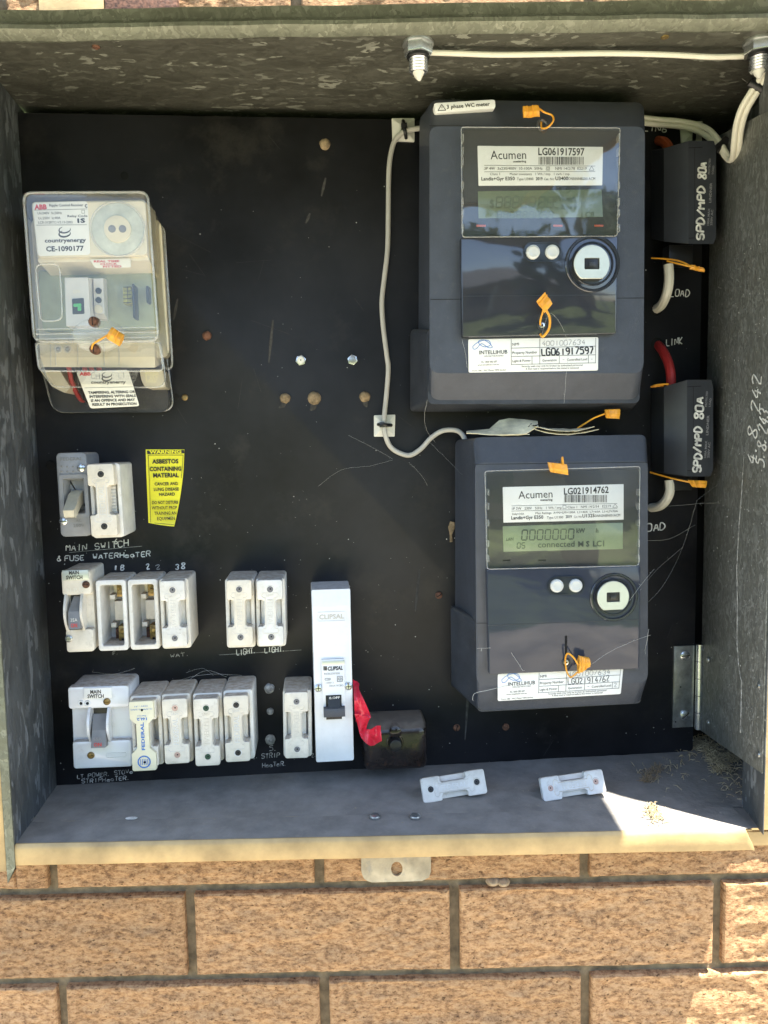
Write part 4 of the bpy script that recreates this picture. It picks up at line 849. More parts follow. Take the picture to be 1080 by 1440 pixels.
for sx, u0, u1, v, cp, bo_ in (('ASBESTOS', 214, 251, 652, 5.8, .035), ('CONTAINING', 210.5, 255, 662.5, 5.8, .035), ('MATERIAL', 215.5, 251.5, 671.5, 5.8, .035), ('CANCER AND', 217.5, 250.5, 682.8, 4.4, .02), ('LUNG DISEASE', 216.5, 251.5, 690.5, 4.4, .02), ('HAZARD', 224, 246, 697.5, 4.4, .02), ('DO NOT DISTURB', 214, 250.5, 709, 4.4, .02), ('WITHOUT PROP', 213.5, 249, 716.5, 4.4, .02), ('TRAINING AN', 217, 248, 724, 4.4, .02), ('EQUIPMEN', 221, 246, 731.5, 4.4, .02)):
    ptext(tt, T, sx, u0, v, u1, v-.6, cp, .0012+.0035*max(0, (v-705)/30), bo_)
for a, b_ in (((208.5, 640), (212, 735)), ((257.5, 640), (255, 672)), ((208.5, 640), (257.5, 640)), ((211.5, 735), (244.5, 738))): tt.tube([T.p3(*a, .0012), T.p3((a[0]+b_[0])/2+(.3), (a[1]+b_[1])/2, .0015), T.p3(*b_, .0012 if b_[1] < 700 else .005)], .00022, 4, .2)
tt.build('print', 'ink', s_, smooth=0)
bb = MB(); A_ = q(207, 638.5, .0009); B_ = q(259, 632.8, .0009); bb.box(A_[0], B_[0], .0006, .0009, A_[1], B_[1]); bo = bb.build('header_band', 'ink', s_)
tt = MB(); ptext(tt, T, 'WARNING', 210, 637.8, 255, 637.2, 4.6, .0011, .04); tt.build('header_print', 'yellow sticker', bo, smooth=0)
# ============================================================ ELECTRICITY METERS
def outline(T, pts, h, r=.006, n=5):
    """rounded polygon from photo corners at height h, counter-clockwise in x,z"""
    P = [Vector(T.q(u, v, h)) for u, v in pts]
    if area([tuple(p) for p in P]) < 0: P = P[::-1]
    O = []; N = len(P); rl = r if isinstance(r, (list, tuple)) else [r]*N
    for i in range(N):
        a, b, c = P[i-1], P[i], P[(i+1) % N]; d1 = (a-b).normalized(); d2 = (c-b).normalized(); k = min(rl[i], (a-b).length*.45, (c-b).length*.45)
        s0 = b+d1*k; s1 = b+d2*k
        for j in range(n+1): t = j/n; O.append(tuple(s0*(1-t)**2+b*2*t*(1-t)+s1*t*t))
    return O
def H3(P, h): return [(x, h, z) for x, z in P]
def hquad(T, mb, pts, h0, h1, b=.0003, r=0.0008, n=2): mb.slab(outline(T, pts, h1, r, n), h0, h1, b); return mb
def segdigit(mb, T, d, u, v, w, hh, h, th=1.1, sl=.08):
    S = {'0': 'abcdef', '8': 'abcdefg', '5': 'acdfg', '1': 'bc'}[d]; sg = {'a': (0, 1, 1, 1), 'd': (0, 0, 1, 0), 'g': (0, .5, 1, .5), 'f': (0, .5, 0, 1), 'b': (1, .5, 1, 1), 'e': (0, 0, 0, .5), 'c': (1, 0, 1, .5)}
    for k in S:
        x0, y0, x1, y1 = sg[k]; a = (u+x0*w+sl*y0*hh, v-y0*hh); b = (u+x1*w+sl*y1*hh, v-y1*hh); A_ = Vector(T.q(*a, h)); B_ = Vector(T.q(*b, h)); e = (B_-A_); L = e.length; e.normalize(); n_ = Vector((-e.y, e.x)); t_ = th*.00035; A_ += e*t_*1.2; B_ -= e*t_*1.2
        P = [A_-n_*t_, B_-n_*t_, B_+e*t_, B_+n_*t_, A_+n_*t_, A_-e*t_]; i = len(mb.v); mb.v += [(p.x, -h, p.y) for p in P]; mb.f.append(tuple(range(i, i+6)))
def barcode(mb, T, u0, u1, v0, v1, h, seed):
    rn = random.Random(seed); u = u0; sl_ = (v1-v0)
    while u < u1-1:
        w_ = rn.choice((.5, .5, .9, 1.4)); a = T.q(u, v1, h); b = T.q(u+w_, v0, h); i = len(mb.v); mb.v += [(a[0], -h, a[1]), (b[0], -h, a[1]), (b[0], -h, b[1]), (a[0], -h, b[1])]; mb.f.append((i, i+1, i+2, i+3)); u += w_+rn.choice((.6, .7, 1.1))
def hline(mb, T, u0, v0, u1, v1, h, w=.5):
    A_ = Vector(T.q(u0, v0, h)); B_ = Vector(T.q(u1, v1, h)); e = (B_-A_).normalized(); n_ = Vector((-e.y, e.x))*w*.00033; i = len(mb.v)
    for p in (A_-n_, B_-n_, B_+n_, A_+n_): mb.v.append((p.x, -h, p.y))
    mb.f.append((i, i+1, i+2, i+3))
def lobes(mb, T, cu, cv, k, h):
    A_ = [(cu-16*k, cv+2*k), (cu-10*k, cv-3*k), (cu, cv-7*k), (cu+8*k, cv-6*k), (cu+10*k, cv), (cu+2*k, cv+3*k), (cu-6*k, cv-1*k), (cu-7*k, cv-6*k), (cu, cv-7.5*k), (cu+8*k, cv-3*k), (cu+13*k, cv+3*k), (cu+7*k, cv+4*k), (cu-3*k, cv-2*k), (cu-10*k, cv+5*k), (cu-15*k, cv+6*k), (cu-16*k, cv+2*k)]
    mb.tube(smooth_path([T.p3(u, v, h) for u, v in A_], 4), .00022, 4, .3)
def property_sticker(T, Pq, h, num, col, seed, weight):
    (xa, ya), (xb, yb_), (xc, yc), (xd, yd) = Pq
    def m_(s, t): return (xa+(xb-xa)*s+((xd+(xc-xd)*s)-(xa+(xb-xa)*s))*t, ya+(yb_-ya)*s+((yd+(yc-yd)*s)-(ya+(yb_-ya)*s))*t)
    so_ = MB(); hquad(T, so_, Pq, h-.0004, h, .0001, .0015, 3); st = so_.build('property_sticker', 'sticker', T)
    hp = h+.00025; tt = MB()
    for a, b in (((.33, .29), (.98, .27)), ((.33, .54), (.98, .53)), ((.33, .78), (.98, .77)), ((.33, .02), (.33, .80)), ((.55, .02), (.55, .79)), ((.98, .02), (.98, .78)), ((.70, .55), (.70, .78)), ((.925, .54), (.925, .78)), ((.49, .55), (.49, .79))): hline(tt, T, *m_(*a), *m_(*b), hp, .5)
    def tx(s_, s0, s1, t, cp, bo=0): a = m_(s0, t); b = m_(s1, t-.012); ptext(tt, T, s_, *a, *b, cp, hp, bo)
    tx('NMI', .34, .39, .22, 3.6); tx('Property Number', .34, .53, .47, 3.6); tx('Light & Power', .34, .48, .71, 3.2); tx('Generation', .57, .68, .71, 3.2); tx('Controlled Load', .76, .915, .70, 3.2)
    tx('INTELLIHUB', .085, .30, .46, 5.0, .01); tx('EXPLORE THE POSSIBLE', .12, .27, .54, 1.8); tx('Ph: 1800 382 687', .10, .22, .72, 2.4); tx('www.intellihub.com.au', .07, .235, .80, 2.0); tx('Form 186 - WC Meter NMI Sticker', .03, .29, .97, 2.2); tx('Security seals may only be broken by authorised personnel', .41, .88, .865, 2.3); tx('A final read is required before this meter is removed', .44, .85, .945, 2.3)
    tt.build('sticker_print', 'ink', st, smooth=0)
    lg = MB(); a = m_(.09, .18); lobes(lg, T, a[0]+5, a[1], .95, hp); lg.build('looped_logo', 'blue ink', st)
    pn = MB(); a = m_(.565, .52); b = m_(.965 if weight > 1 else .90, .49); pen(pn, T, num, *a, *b, 9 if weight > 1 else 8, hp, weight, seed=seed, sh=.02)
    pn.build('pen_number', 'ink', st); pn = MB(); a = m_(.565, .24); b = m_(.90, .21); pen(pn, T, '4001007634', *a, *b, 6.5, hp, .7, seed=seed+3); pen(pn, T, '-', *m_(.72, .72), *m_(.75, .72), 5, hp, .6); pen(pn, T, '-' if weight > 1 else '2', *m_(.94, .72), *m_(.965, .72), 5, hp, .6)
    pn.build('pencil_number', 'grey ink', st); return st
def port(T, u, v, ro, ri, h):
    x, z = T.q(u, v, h); s_ = .00068; R0, R1 = ro*s_, ri*s_
    o = MB(); o.ring(x, z, R0*.88, R0, h-.001, h+.0016, 40); o.ring(x, z, R0*.70, R0*.77, h-.001, h+.0008, 40); o = o.build('optical_port', 'meter door gloss', T)
    cu_ = Vector(T.q(u-1, v, h+.006)); P = [(cu_.x+R1*math.cos(a), max(cu_.y+R1*math.sin(a), cu_.y-R1*.80)) for a in [6.2832*i/48 for i in range(48)]]
    hub = MB().slab([(a*1.0, c) for a, c in P], h-.001, h+.0055, .0004).build('port_hub', 'window bezel', o)
    Pi = inset(P, .0002); wq, wh = R1*.42, R1*.30
    N = 48; In = []
    for i in range(N):
        a = 6.2832*i/N; d = Vector((math.cos(a), math.sin(a))); k = min(wq/max(1e-6, abs(d.x)), wh/max(1e-6, abs(d.y))); In.append((cu_.x+d.x*k, cu_.y+d.y*k))
    MB().loft([H3(Pi, h+.005), H3(Pi, h+.0066), H3(inset(Pi, .0004), h+.007), H3(In, h+.007), H3(In, h+.005)], False, False).build('metal_ring', 'port metal', o)
    MB().box(cu_.x-wq*.98, cu_.x+wq*.98, h+.0045, h+.0056, cu_.y-wh, cu_.y+wh, .0001).build('sensor_window', 'black plastic', o)
    MB().box(cu_.x-wq*.35, cu_.x+wq*.5, h+.0055, h+.0062, cu_.y-wh*.5, cu_.y+wh*.3, .0003).build('sensor_block', 'window bezel', o)
def buttons(T, u0, u1, v, h):
    a = T.q(u0, v, h); b = T.q(u1, v-.3, h); r = .0062
    s_ = MB(); O_ = rr(a[0]-.0086, b[0]+.0086, a[1]-.0084, a[1]+.0084, .0083, 6); I2 = inset(O_, .0008); s_.loft([H3(O_, h-.0005), H3(O_, h+.0012), H3(I2, h+.0012), H3(I2, h+.0002)], False, True); so_ = s_.build('button_surround', 'meter door gloss', T)
    for p in (a, b): MB().loft([H3(circ(p[0], p[1], r, 24), h), H3(circ(p[0], p[1], r*.95, 24), h+.0022), H3(circ(p[0], p[1], r*.7, 24), h+.0030), H3(circ(p[0], p[1], r*.3, 24), h+.0026)]).build('push_button', 'button', so_)
def seal_screw(T, u, v, h, slot=None):
    x, z = T.q(u, v, h); o = MB().ring(x, z, .0024, .0040, h-.0005, h+.0012, 20).build('seal_screw_well', 'window bezel', T); MB().cyl(x, z, .0026, h-.0008, h+.0008, 16).build('seal_screw', 'steel bright', o); MB().cyl(x+.0003, z, .0009, h+.0006, h+.001, 8, .0001).build('screw_socket', 'hole', o)
    if slot: a = T.q(slot[0]-1.6, slot[2], h+.0004); b = T.q(slot[0]+1.6, slot[1], h+.0004); MB().slab(rr(a[0], b[0], a[1], b[1], .0008), h-.0004, h+.0004, .0001).build('key_slot', 'hole', T)
def open_hood(T, name, pts, h0, h1, th=.0016, r=.003, m_='clear cover', rimh=.0014, par=None):
    """clear tray: outer and inner skin, open at the back"""
    O_ = outline(T, pts, h1, r, 4); I2 = inset(O_, th)
    return MB().loft([H3(I2, h0), H3(O_, h0), H3(O_, h1-.001), H3(inset(O_, .0007), h1)], False, True).build(name, m_, par or T)
# ---- three phase meter
T = Thing('electricity_meter', 'large dark grey electricity meter, the upper of the two, with a faint LCD', 'electricity meter', PANEL @ Matrix.Translation((MP.q(745, 360)[0], 0, MP.q(745, 360)[1])), group='smart meters on the black panel')
HF = .085
def body(T, name, front, mid, back, hs, m_, r=(.010, .010, .008, .008)):
    mb = MB(); mb.loft([H3(outline(T, back, hs[0], r, 5), hs[0]), H3(outline(T, back, hs[1], r, 5), hs[1]), H3(outline(T, mid, hs[2], r, 5), hs[2]), H3(outline(T, [(a*.985+b[0]*.015, c*.985+b[1]*.015) for (a, c), b in zip(mid, front)], hs[2]+.0008, r, 5), hs[2]+.0008), H3(outline(T, front, hs[3], r, 5), hs[3])]); return mb.build(name, m_, T, smooth=25)
fr = [(604, 178), (907, 178), (905, 525), (604, 525)]; md = [(604, 140), (906, 144), (899, 566), (604, 567)]; bk = [(590, 160), (888, 160), (884, 556), (588, 556)]
body(T, 'case', fr, md, bk, (0, .020, .066, HF), 'meter plastic')
# terminal cover steps out at the sides
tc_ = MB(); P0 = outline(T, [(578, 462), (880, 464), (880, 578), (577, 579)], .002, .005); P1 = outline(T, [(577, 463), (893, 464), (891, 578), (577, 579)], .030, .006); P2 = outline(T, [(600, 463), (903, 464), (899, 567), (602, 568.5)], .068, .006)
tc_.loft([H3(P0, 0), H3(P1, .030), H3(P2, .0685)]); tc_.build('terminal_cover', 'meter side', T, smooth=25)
ls = MB(); hline(ls, T, 605, 421, 906, 419, HF+.0002, .8); hline(ls, T, 604, 176.5, 907, 178.5, HF-.0005, .5); ls.build('cover_joint', 'hole', T, smooth=0)
h = HF+.0006
bz = MB(); hquad(T, bz, [(651, 182), (870, 183), (868, 331), (652, 332)], HF-.0005, h, .0002); bz.build('display_bezel', 'window bezel', T)
dr = MB(); hquad(T, dr, [(648, 334), (869, 332), (867, 469), (650, 474)], HF-.0005, HF+.0062, .0008, .0015); dr.build('lower_door', 'meter door gloss', T); hD = HF+.0062
j = MB(); hline(j, T, 650, 416.5, 868, 414.5, hD+.0002, .7); j.build('door_joint', 'meter side', T, smooth=0)
lb = MB(); hquad(T, lb, [(671.5, 205), (848, 206.5), (847, 260.5), (673, 261)], h-.0003, h+.0004, .0001, .0004, 1); lb = lb.build('type_label', 'sticker', T); hp = h+.0006; tt = MB()
ptext(tt, T, 'Acumen', 690, 224, 740, 223.5, 11.5, hp, .0); ptext(tt, T, 'metering', 722, 228.6, 740, 228.2, 3, hp, .02); ptext(tt, T, 'LG061917597', 757, 218, 822, 218.5, 9.5, hp, .02); barcode(tt, T, 757.5, 822, 220.5, 231.5, hp, 3)
hline(tt, T, 681, 232.5, 837, 233.5, hp, .45); hline(tt, T, 681, 241.6, 837, 241.2, hp, .45)
ptext(tt, T, '3P 4W  3x230/400V  10-100A  50Hz', 681, 238.8, 763, 238.6, 3.6, hp); ptext(tt, T, 'NMI 14/2/78  E2219', 781, 238.8, 825, 238.6, 3.6, hp); ptext(tt, T, 'Class 1', 689, 246.3, 703, 246.3, 3.2, hp); ptext(tt, T, 'Meter constants   1 Wh / imp   1 varh / imp', 717, 246.4, 801, 246.2, 3.2, hp)
ptext(tt, T, 'Landis+Gyr E350', 677, 253.8, 724, 253.4, 4.6, hp, .02); ptext(tt, T, 'Type U3400', 727, 253.6, 750, 253.4, 3.6, hp); ptext(tt, T, '2019', 753.5, 253.4, 763, 253.4, 4, hp, .02); ptext(tt, T, 'Cat. No', 765, 253.4, 779, 253.4, 3.2, hp); ptext(tt, T, 'U3400', 781, 253.3, 799, 253.2, 4.6, hp, .02); ptext(tt, T, 'DNNNNBS001ACM', 799.5, 253.2, 837, 253.2, 3.6, hp)
for sq in (2.4, 1.2): 
    for a, b in (((-1, -1), (1, -1)), ((1, -1), (1, 1)), ((1, 1), (-1, 1)), ((-1, 1), (-1, -1))): hline(tt, T, 770.5+a[0]*sq, 237+a[1]*sq, 770.5+b[0]*sq, 237+b[1]*sq, hp, .4)
for a, b in (((828.5, 239.5), (835.5, 239.5)), ((835.5, 239.5), (832, 233.8)), ((832, 233.8), (828.5, 239.5))): hline(tt, T, *a, *b, hp, .45)
tt.build('label_print', 'ink', lb, smooth=0)
lc = MB(); hquad(T, lc, [(672, 269), (846, 266), (848, 305), (673, 307)], h-.0003, h+.0003, .0001, .0003, 1); lc = lc.build('lcd', 'lcd dim', T); tt = MB()
ptext(tt, T, '$', 689, 292, 695, 292, 11, h+.0006)
for i in range(7): segdigit(tt, T, '8', 697.5+i*11.6+(2 if i > 4 else 0), 292, 8.2, 15, h+.0006, 1.5)
for i in range(9): segdigit(tt, T, '8', 699+i*9, 307-.5, 6, 9, h+.0006, 1.2)
ptext(tt, T, 'kWAvarh', 778, 283.5, 810, 283, 7, h+.0006, .02); ptext(tt, T, 'Rate 8', 790, 294.5, 811, 294, 6, h+.0006, .01); ptext(tt, T, 'LC8', 818, 306, 836, 305, 7, h+.0006, .01); ptext(tt, T, 'ONLI', 778, 294, 786, 294, 3, h+.0006)
tt.build('lcd_segments', 'lcd ghost', lc, smooth=0)
for u in (676.5, 784.5, 842): x, z = T.q(u, 317.5, h); MB().box(x-.004, x+.004, h-.0002, h+.0004, z-.0008, z+.0008, .0001).build('pulse_led', 'red led', T)
open_hood(T, 'display_window', [(648.5, 178.8), (872, 180), (868, 332), (650, 333.5)], HF-.0003, HF+.0085, r=.0025)
_o = outline(T, [(648.5, 178.8), (872, 180), (868, 332), (650, 333.5)], HF+.0080, .0025, 4); MB().tube([(x, HF+.0080, z) for x, z in _o+[_o[0]]], .0004, 6).build('window_edge', 'clear edge', T)
sx, sz = T.q(762, 176, HF+.005); MB().ring(sx, sz, .0030, .0050, HF, HF+.0065, 20).build('seal_eye', 'clear hood', T)
buttons(T, 749, 776, 355, hD); port(T, 833, 371, 36, 23.5, hD); seal_screw(T, 762, 457.5, hD, (762, 428, 447))
for k, vv in enumerate((195, 214, 228, 262, 285, 301, 322)):
    for uu in (650.5, 869): x, z = T.q(uu, vv, HF+.004); MB().box(x-.0006, x+.0006, HF, HF+.0075, z-.003, z+.003, .0002).build('window_clip', 'clear edge', T)
property_sticker(T, [(658.5, 477), (841.5, 474), (841, 521), (659, 524)], HF+.0006, 'LG061917597', 'ink', 50, 2.1)
ps = MB(); hs_ = HF-.0035; hquad(T, ps, [(610, 145), (696, 139.8), (697, 152), (612, 159)], .074, .0815, .0001, .0022, 4); ps = ps.build('phase_sticker', 'sticker', T); tt = MB(); ptext(tt, T, '3 phase WC meter', 628.5, 153, 689, 148.5, 5, .0818, .015)
for a, b in (((616, 155.5), (627, 155)), ((627, 155), (621.2, 146.8)), ((621.2, 146.8), (616, 155.5)), ((621.5, 149.5), (621.6, 152.3))): hline(tt, T, *a, *b, .0818, .8)
tt.build('sticker_print', 'ink', ps, smooth=0)
# ---- single phase meter
T = Thing('electricity_meter', 'smaller dark grey electricity meter, the lower of the two, its LCD showing zeros', 'electricity meter', PANEL @ Matrix.Translation((MP.q(780, 810)[0], 0, MP.q(780, 810)[1])), group='smart meters on the black panel')
HF = .078
fr = [(668, 651), (911, 648), (911, 960), (670, 963)]; md = [(665, 615), (909, 611), (902, 989), (671, 1000)]; bk = [(640, 618), (876, 612), (862, 970), (640, 974)]
body(T, 'case', fr, md, bk, (0, .016, .066, HF), 'meter plastic', (.009, .009, .007, .007))
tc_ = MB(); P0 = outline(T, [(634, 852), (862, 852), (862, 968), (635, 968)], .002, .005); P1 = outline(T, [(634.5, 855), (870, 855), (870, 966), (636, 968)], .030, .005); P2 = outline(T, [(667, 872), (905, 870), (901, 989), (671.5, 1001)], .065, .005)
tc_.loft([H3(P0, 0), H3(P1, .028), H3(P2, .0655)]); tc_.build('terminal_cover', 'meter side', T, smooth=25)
ls = MB(); hline(ls, T, 668, 653, 911, 650, HF+.0001, .7); hline(ls, T, 670, 876.5, 688, 876.2, HF+.0002, .7); ls.build('cover_joint', 'hole', T, smooth=0)
h = HF+.0006
bz = MB(); hquad(T, bz, [(685, 665), (897, 660), (896, 794), (687, 799)], HF-.0005, h, .0002); bz.build('display_bezel', 'window bezel', T)
dr = MB(); hquad(T, dr, [(684.5, 801), (901, 796), (899, 940.5), (688, 948.5)], HF-.0005, HF+.0062, .0008, .0015); dr.build('lower_door', 'meter door blue', T); hD = HF+.0062
j = MB(); hline(j, T, 686, 879.5, 899, 871.5, hD+.0002, .7); j.build('door_joint', 'meter side', T, smooth=0)
lb = MB(); hquad(T, lb, [(707, 685), (877, 680.8), (877, 730.8), (708, 735)], h-.0003, h+.0004, .0001, .0004, 1); lb = lb.build('type_label', 'sticker', T); hp = h+.0006; tt = MB()
ptext(tt, T, 'Acumen', 729, 701.5, 777, 699.5, 10.5, hp); ptext(tt, T, 'metering', 760, 704.6, 777, 704, 3, hp, .02); ptext(tt, T, 'LG021914762', 793, 695.5, 856, 693, 8.8, hp, .02); barcode(tt, T, 793.5, 855, 696, 706.5, hp, 8)
hline(tt, T, 719, 711.5, 868, 708, hp, .45); hline(tt, T, 719, 718.8, 868, 715.2, hp, .45)
ptext(tt, T, '1P 2W   230V   50Hz   1 Wh / imp', 720, 717, 790, 715.4, 3.4, hp); ptext(tt, T, 'Class 1   NMI 14/2/54   E2219', 798, 715, 859, 713.4, 3.4, hp); ptext(tt, T, '2ele=10A', 720, 724.5, 737, 724, 3, hp); ptext(tt, T, 'Max Ratings  A=N=LM=100A  L1=40A  L7=60A  L1+L7=70A', 753, 723.2, 869, 720.3, 3, hp)
ptext(tt, T, 'Landis+Gyr E350', 719, 730.6, 764, 729.4, 4.6, hp, .02); ptext(tt, T, 'Type U1300', 769, 729.6, 792, 729, 3.4, hp); ptext(tt, T, '2019', 795.5, 728.6, 804, 728.4, 3.8, hp, .02); ptext(tt, T, 'Cat. No', 807, 728.4, 818, 728, 3, hp); ptext(tt, T, 'U1325', 819, 727.8, 836, 727.2, 4.6, hp, .02); ptext(tt, T, 'DNN2NBN001ACM', 836.5, 727.2, 872, 726.2, 3.4, hp)
for a, b in (((791.5, 710.8), (796, 710.7)), ((796, 710.7), (796.2, 715)), ((796.2, 715), (791.7, 715.2)), ((791.7, 715.2), (791.5, 710.8)), ((861.5, 713.6), (868.5, 713.4)), ((868.5, 713.4), (865, 708.6)), ((865, 708.6), (861.5, 713.6))): hline(tt, T, *a, *b, hp, .45)
tt.build('label_print', 'ink', lb, smooth=0)
lc = MB(); hquad(T, lc, [(707, 740), (876, 735), (876, 772), (708, 776)], h-.0003, h+.0003, .0001, .0003, 1); lc = lc.build('lcd', 'lcd', T); tt = MB()
for i in range(7): segdigit(tt, T, '0', 733.5+i*10.9, 759.5-i*.25, 7.4, 14, h+.0006, 1.6)
ptext(tt, T, 'kW', 810.5, 749.5, 823, 749, 6, h+.0006, .03); ptext(tt, T, 'h', 838, 749, 841.5, 749, 6, h+.0006, .03); ptext(tt, T, 'LAN', 712, 760.5, 722, 760, 4, h+.0006, .01)
segdigit(tt, T, '0', 727, 771, 4.4, 7.5, h+.0006, 1); segdigit(tt, T, '5', 733.5, 770.8, 4.4, 7.5, h+.0006, 1); ptext(tt, T, 'connected', 756.5, 770, 808, 768.6, 8, h+.0006, .012); ptext(tt, T, 'M S', 813, 768.8, 829, 768.4, 7.2, h+.0006, .03); ptext(tt, T, 'LC1', 834, 768.4, 849.5, 768, 7.5, h+.0006, .03)
x, z = T.q(801.6, 758, h); tt.box(x-.0005, x+.0005, h+.0004, h+.0006, z-.0005, z+.0005); tt.build('lcd_segments', 'lcd digit', lc, smooth=0)
for u in (713, 763): x, z = T.q(u, 788, h); MB().box(x-.004, x+.003, h-.0002, h+.0004, z-.0006, z+.0006, .0001).build('pulse_mark', 'hole', T)
open_hood(T, 'display_window', [(682, 662.5), (900, 656), (898, 795.5), (685, 800.5)], HF-.0003, HF+.0085, r=.0025)
_o = outline(T, [(682, 662.5), (900, 656), (898, 795.5), (685, 800.5)], HF+.0080, .0025, 4); MB().tube([(x, HF+.0080, z) for x, z in _o+[_o[0]]], .0004, 6).build('window_edge', 'clear edge', T)
sx, sz = T.q(789, 652, HF+.004); MB().ring(sx, sz, .0026, .0046, HF, HF+.006, 20).build('seal_eye', 'clear hood', T)
buttons(T, 782.5, 809, 823.5, hD); port(T, 863, 839.5, 33, 22, hD); seal_screw(T, 796, 931.5, hD, (796, 894, 924))
for vv in (692, 712, 735, 764, 785):
    for uu in (686, 897): x, z = T.q(uu, vv, HF+.004); MB().box(x-.0006, x+.0006, HF, HF+.0075, z-.003, z+.003, .0002).build('window_clip', 'clear edge', T)
property_sticker(T, [(700, 948), (876.5, 939), (873, 976), (700, 986)], HF+.0006, 'LG021914762', 'ink', 70, 1.0)
# ============================================================ RIPPLE RECEIVER
T = Thing('ripple_receiver', 'clear covered ripple control receiver with a round dial at the upper left of the panel', 'receiver', PANEL @ Matrix.Translation((MP.q(140, 420)[0], 0, MP.q(140, 420)[1])))
q = T.q
bs = MB(); bs.loft([H3(outline(T, [(44, 310), (228, 312), (240, 505), (60, 508)], .004, .008), 0), H3(outline(T, [(43, 306), (226, 308), (238, 503), (57, 506)], .030, .008), .030)]); bs.build('base', 'receiver beige', T, smooth=25)
ub = MB(); ub.loft([H3(outline(T, [(46, 292), (218, 292), (222, 372), (50, 372)], .030, .006), .028), H3(outline(T, [(44, 284), (205, 281), (208, 360), (52, 363)], .072, .004), .072), H3(outline(T, [(45, 286), (204, 283), (207, 358), (53, 361)], .0735, .004), .0735)]); ub.build('upper_block', 'receiver beige', T, smooth=25)
sp_ = MB(); sp_.loft([H3(outline(T, [(52, 362), (208, 359), (210, 376), (54, 380)], .070, .001), .03), H3(outline(T, [(53, 363), (208, 360), (210, 366), (54, 369)], .068, .001), .068)]); sp_.build('sloped_shelf', 'receiver beige', T)
mpn = MB(); hquad(T, mpn, [(53, 380), (216, 378), (222, 462), (60, 465)], .028, .040, .001, .002); mpn.build('relay_panel', 'receiver panel', T)
tw = MB(); tw.loft([H3(outline(T, [(98, 392), (136, 392), (138, 462), (100, 462)], .040, .001), .038), H3(outline(T, [(90.5, 390.5), (124, 390), (128, 458), (93, 459)], .070, .001), .070), H3(outline(T, [(91, 391), (123.5, 390.5), (127.5, 457.5), (93.5, 458.5)], .0705, .001), .0705)]); tw = tw.build('switch_tower', 'receiver grey', T)
hquad(T, MB(), [(101, 420), (117.5, 419), (118.5, 441), (102, 442)], .070, .0712).build('toggle_window', 'hole', tw); hquad(T, MB(), [(103, 427), (114, 426.5), (114, 431), (103, 431.5)], .071, .0722).build('green_toggle', 'green toggle', tw); hquad(T, MB(), [(109, 431), (114, 431), (114, 437), (109, 437)], .071, .0720).build('green_toggle', 'green toggle', tw)
tt = MB(); ptext(tt, T, 'ON', 103, 412.5, 112, 412, 5, .0707); tt.build('on_mark', 'receiver beige', tw, smooth=0)
tg = MB(); tg.loft([H3(outline(T, [(134, 392), (150, 392), (152, 452), (136, 452)], .040, .001), .038), H3(outline(T, [(131, 392), (145, 391), (147, 441), (133, 442)], .058, .001), .058)]); tg = tg.build('lamp_post', 'receiver grey', T)
for v, m_ in ((409, 'hole'), (422, 'hole'), (434.5, 'receiver beige')): x, z = q(138.5, v, .0585); MB().cyl(x, z, .0026 if v < 430 else .0036, .057, .0592).build('lamp', m_, tg)
hquad(T, MB(), [(185.5, 399), (188, 399), (189.5, 447), (187, 447)], .040, .056).build('circuit_board', 'window bezel', T)
o = hquad(T, MB(), [(172.5, 403), (185, 402.5), (186, 426.5), (173.5, 427)], .040, .052).build('pin_header', 'circuit', T); pm = MB()
for r_ in range(5): hline(pm, T, 173.5, 404+r_*5.4, 185, 403.6+r_*5.4, .0523, .8)
hline(pm, T, 179, 403, 180, 427, .0523, .6); pm.build('pin_rows', 'ink', o, smooth=0)
hquad(T, MB(), [(205, 402), (209, 402), (209.5, 425), (206, 426)], .040, .050).build('side_connector', 'window bezel', T)
# dial
cx, cz = q(165.5, 322.5, .0745)
def rp(px): return px*.00068
d = MB(); d.ring(cx, cz, rp(31.5), rp(34), .0733, .0752, 40); d = d.build('dial_rim', 'clear edge', T)
MB().cyl(cx, cz, rp(31.5), .0733, .0744, 40).build('dial_face', 'dial silver', d)
MB().cyl(cx, cz, rp(16.5), .0740, .0758, 32, .0004).build('dial_knob', 'receiver beige', d)
for s_ in (-1, 1): MB().cyl(cx+s_*rp(6.4), cz, rp(4.6), .0755, .0761, 18, .0001).build('dial_hole', 'grey lever', d)
# label
hl_ = .0737
lb = MB(); hquad(T, lb, [(46, 285), (123, 283), (127, 358), (53, 360)], hl_-.0003, hl_+.0003, .0001, .0028, 4); lb = lb.build('type_label', 'sticker', T); hp = hl_+.0006; tt = MB()
ptext(tt, T, 'Ripple Control Receiver', 69.5, 290.5, 117, 290, 3.6, hp, .01); ptext(tt, T, 'C', 119.5, 292, 123, 291.8, 4.4, hp, .05); hline(tt, T, 48, 295.5, 123, 293.8, hp, .45); ptext(tt, T, 'Un:240V  fn:50Hz', 53, 301.5, 87, 301, 3.4, hp); ptext(tt, T, 'Uc:250V  Ic:40A', 54, 308.5, 85, 308, 3.4, hp); ptext(tt, T, 'LCR-312RTC-V3.13-2003', 54, 314.5, 102, 314, 3.4, hp); ptext(tt, T, 'Relay Code', 95, 305.5, 123, 305, 3.2, hp, .01); ptext(tt, T, '1S', 109, 313.2, 120, 312.8, 5.6, hp, .05)
hline(tt, T, 51, 316.6, 122, 316, hp, .45)
for a, b in (((115, 295.5), (119, 295.5)), ((119, 295.5), (119, 300)), ((119, 300), (115, 300)), ((115, 300), (115, 295.5))): hline(tt, T, *a, *b, hp, .4)
ptext(tt, T, 'countryenergy', 63, 341, 121, 340, 5.4, hp, .025); ptext(tt, T, 'CE-1090177', 65, 353.5, 118, 352.5, 6.8, hp, .03)
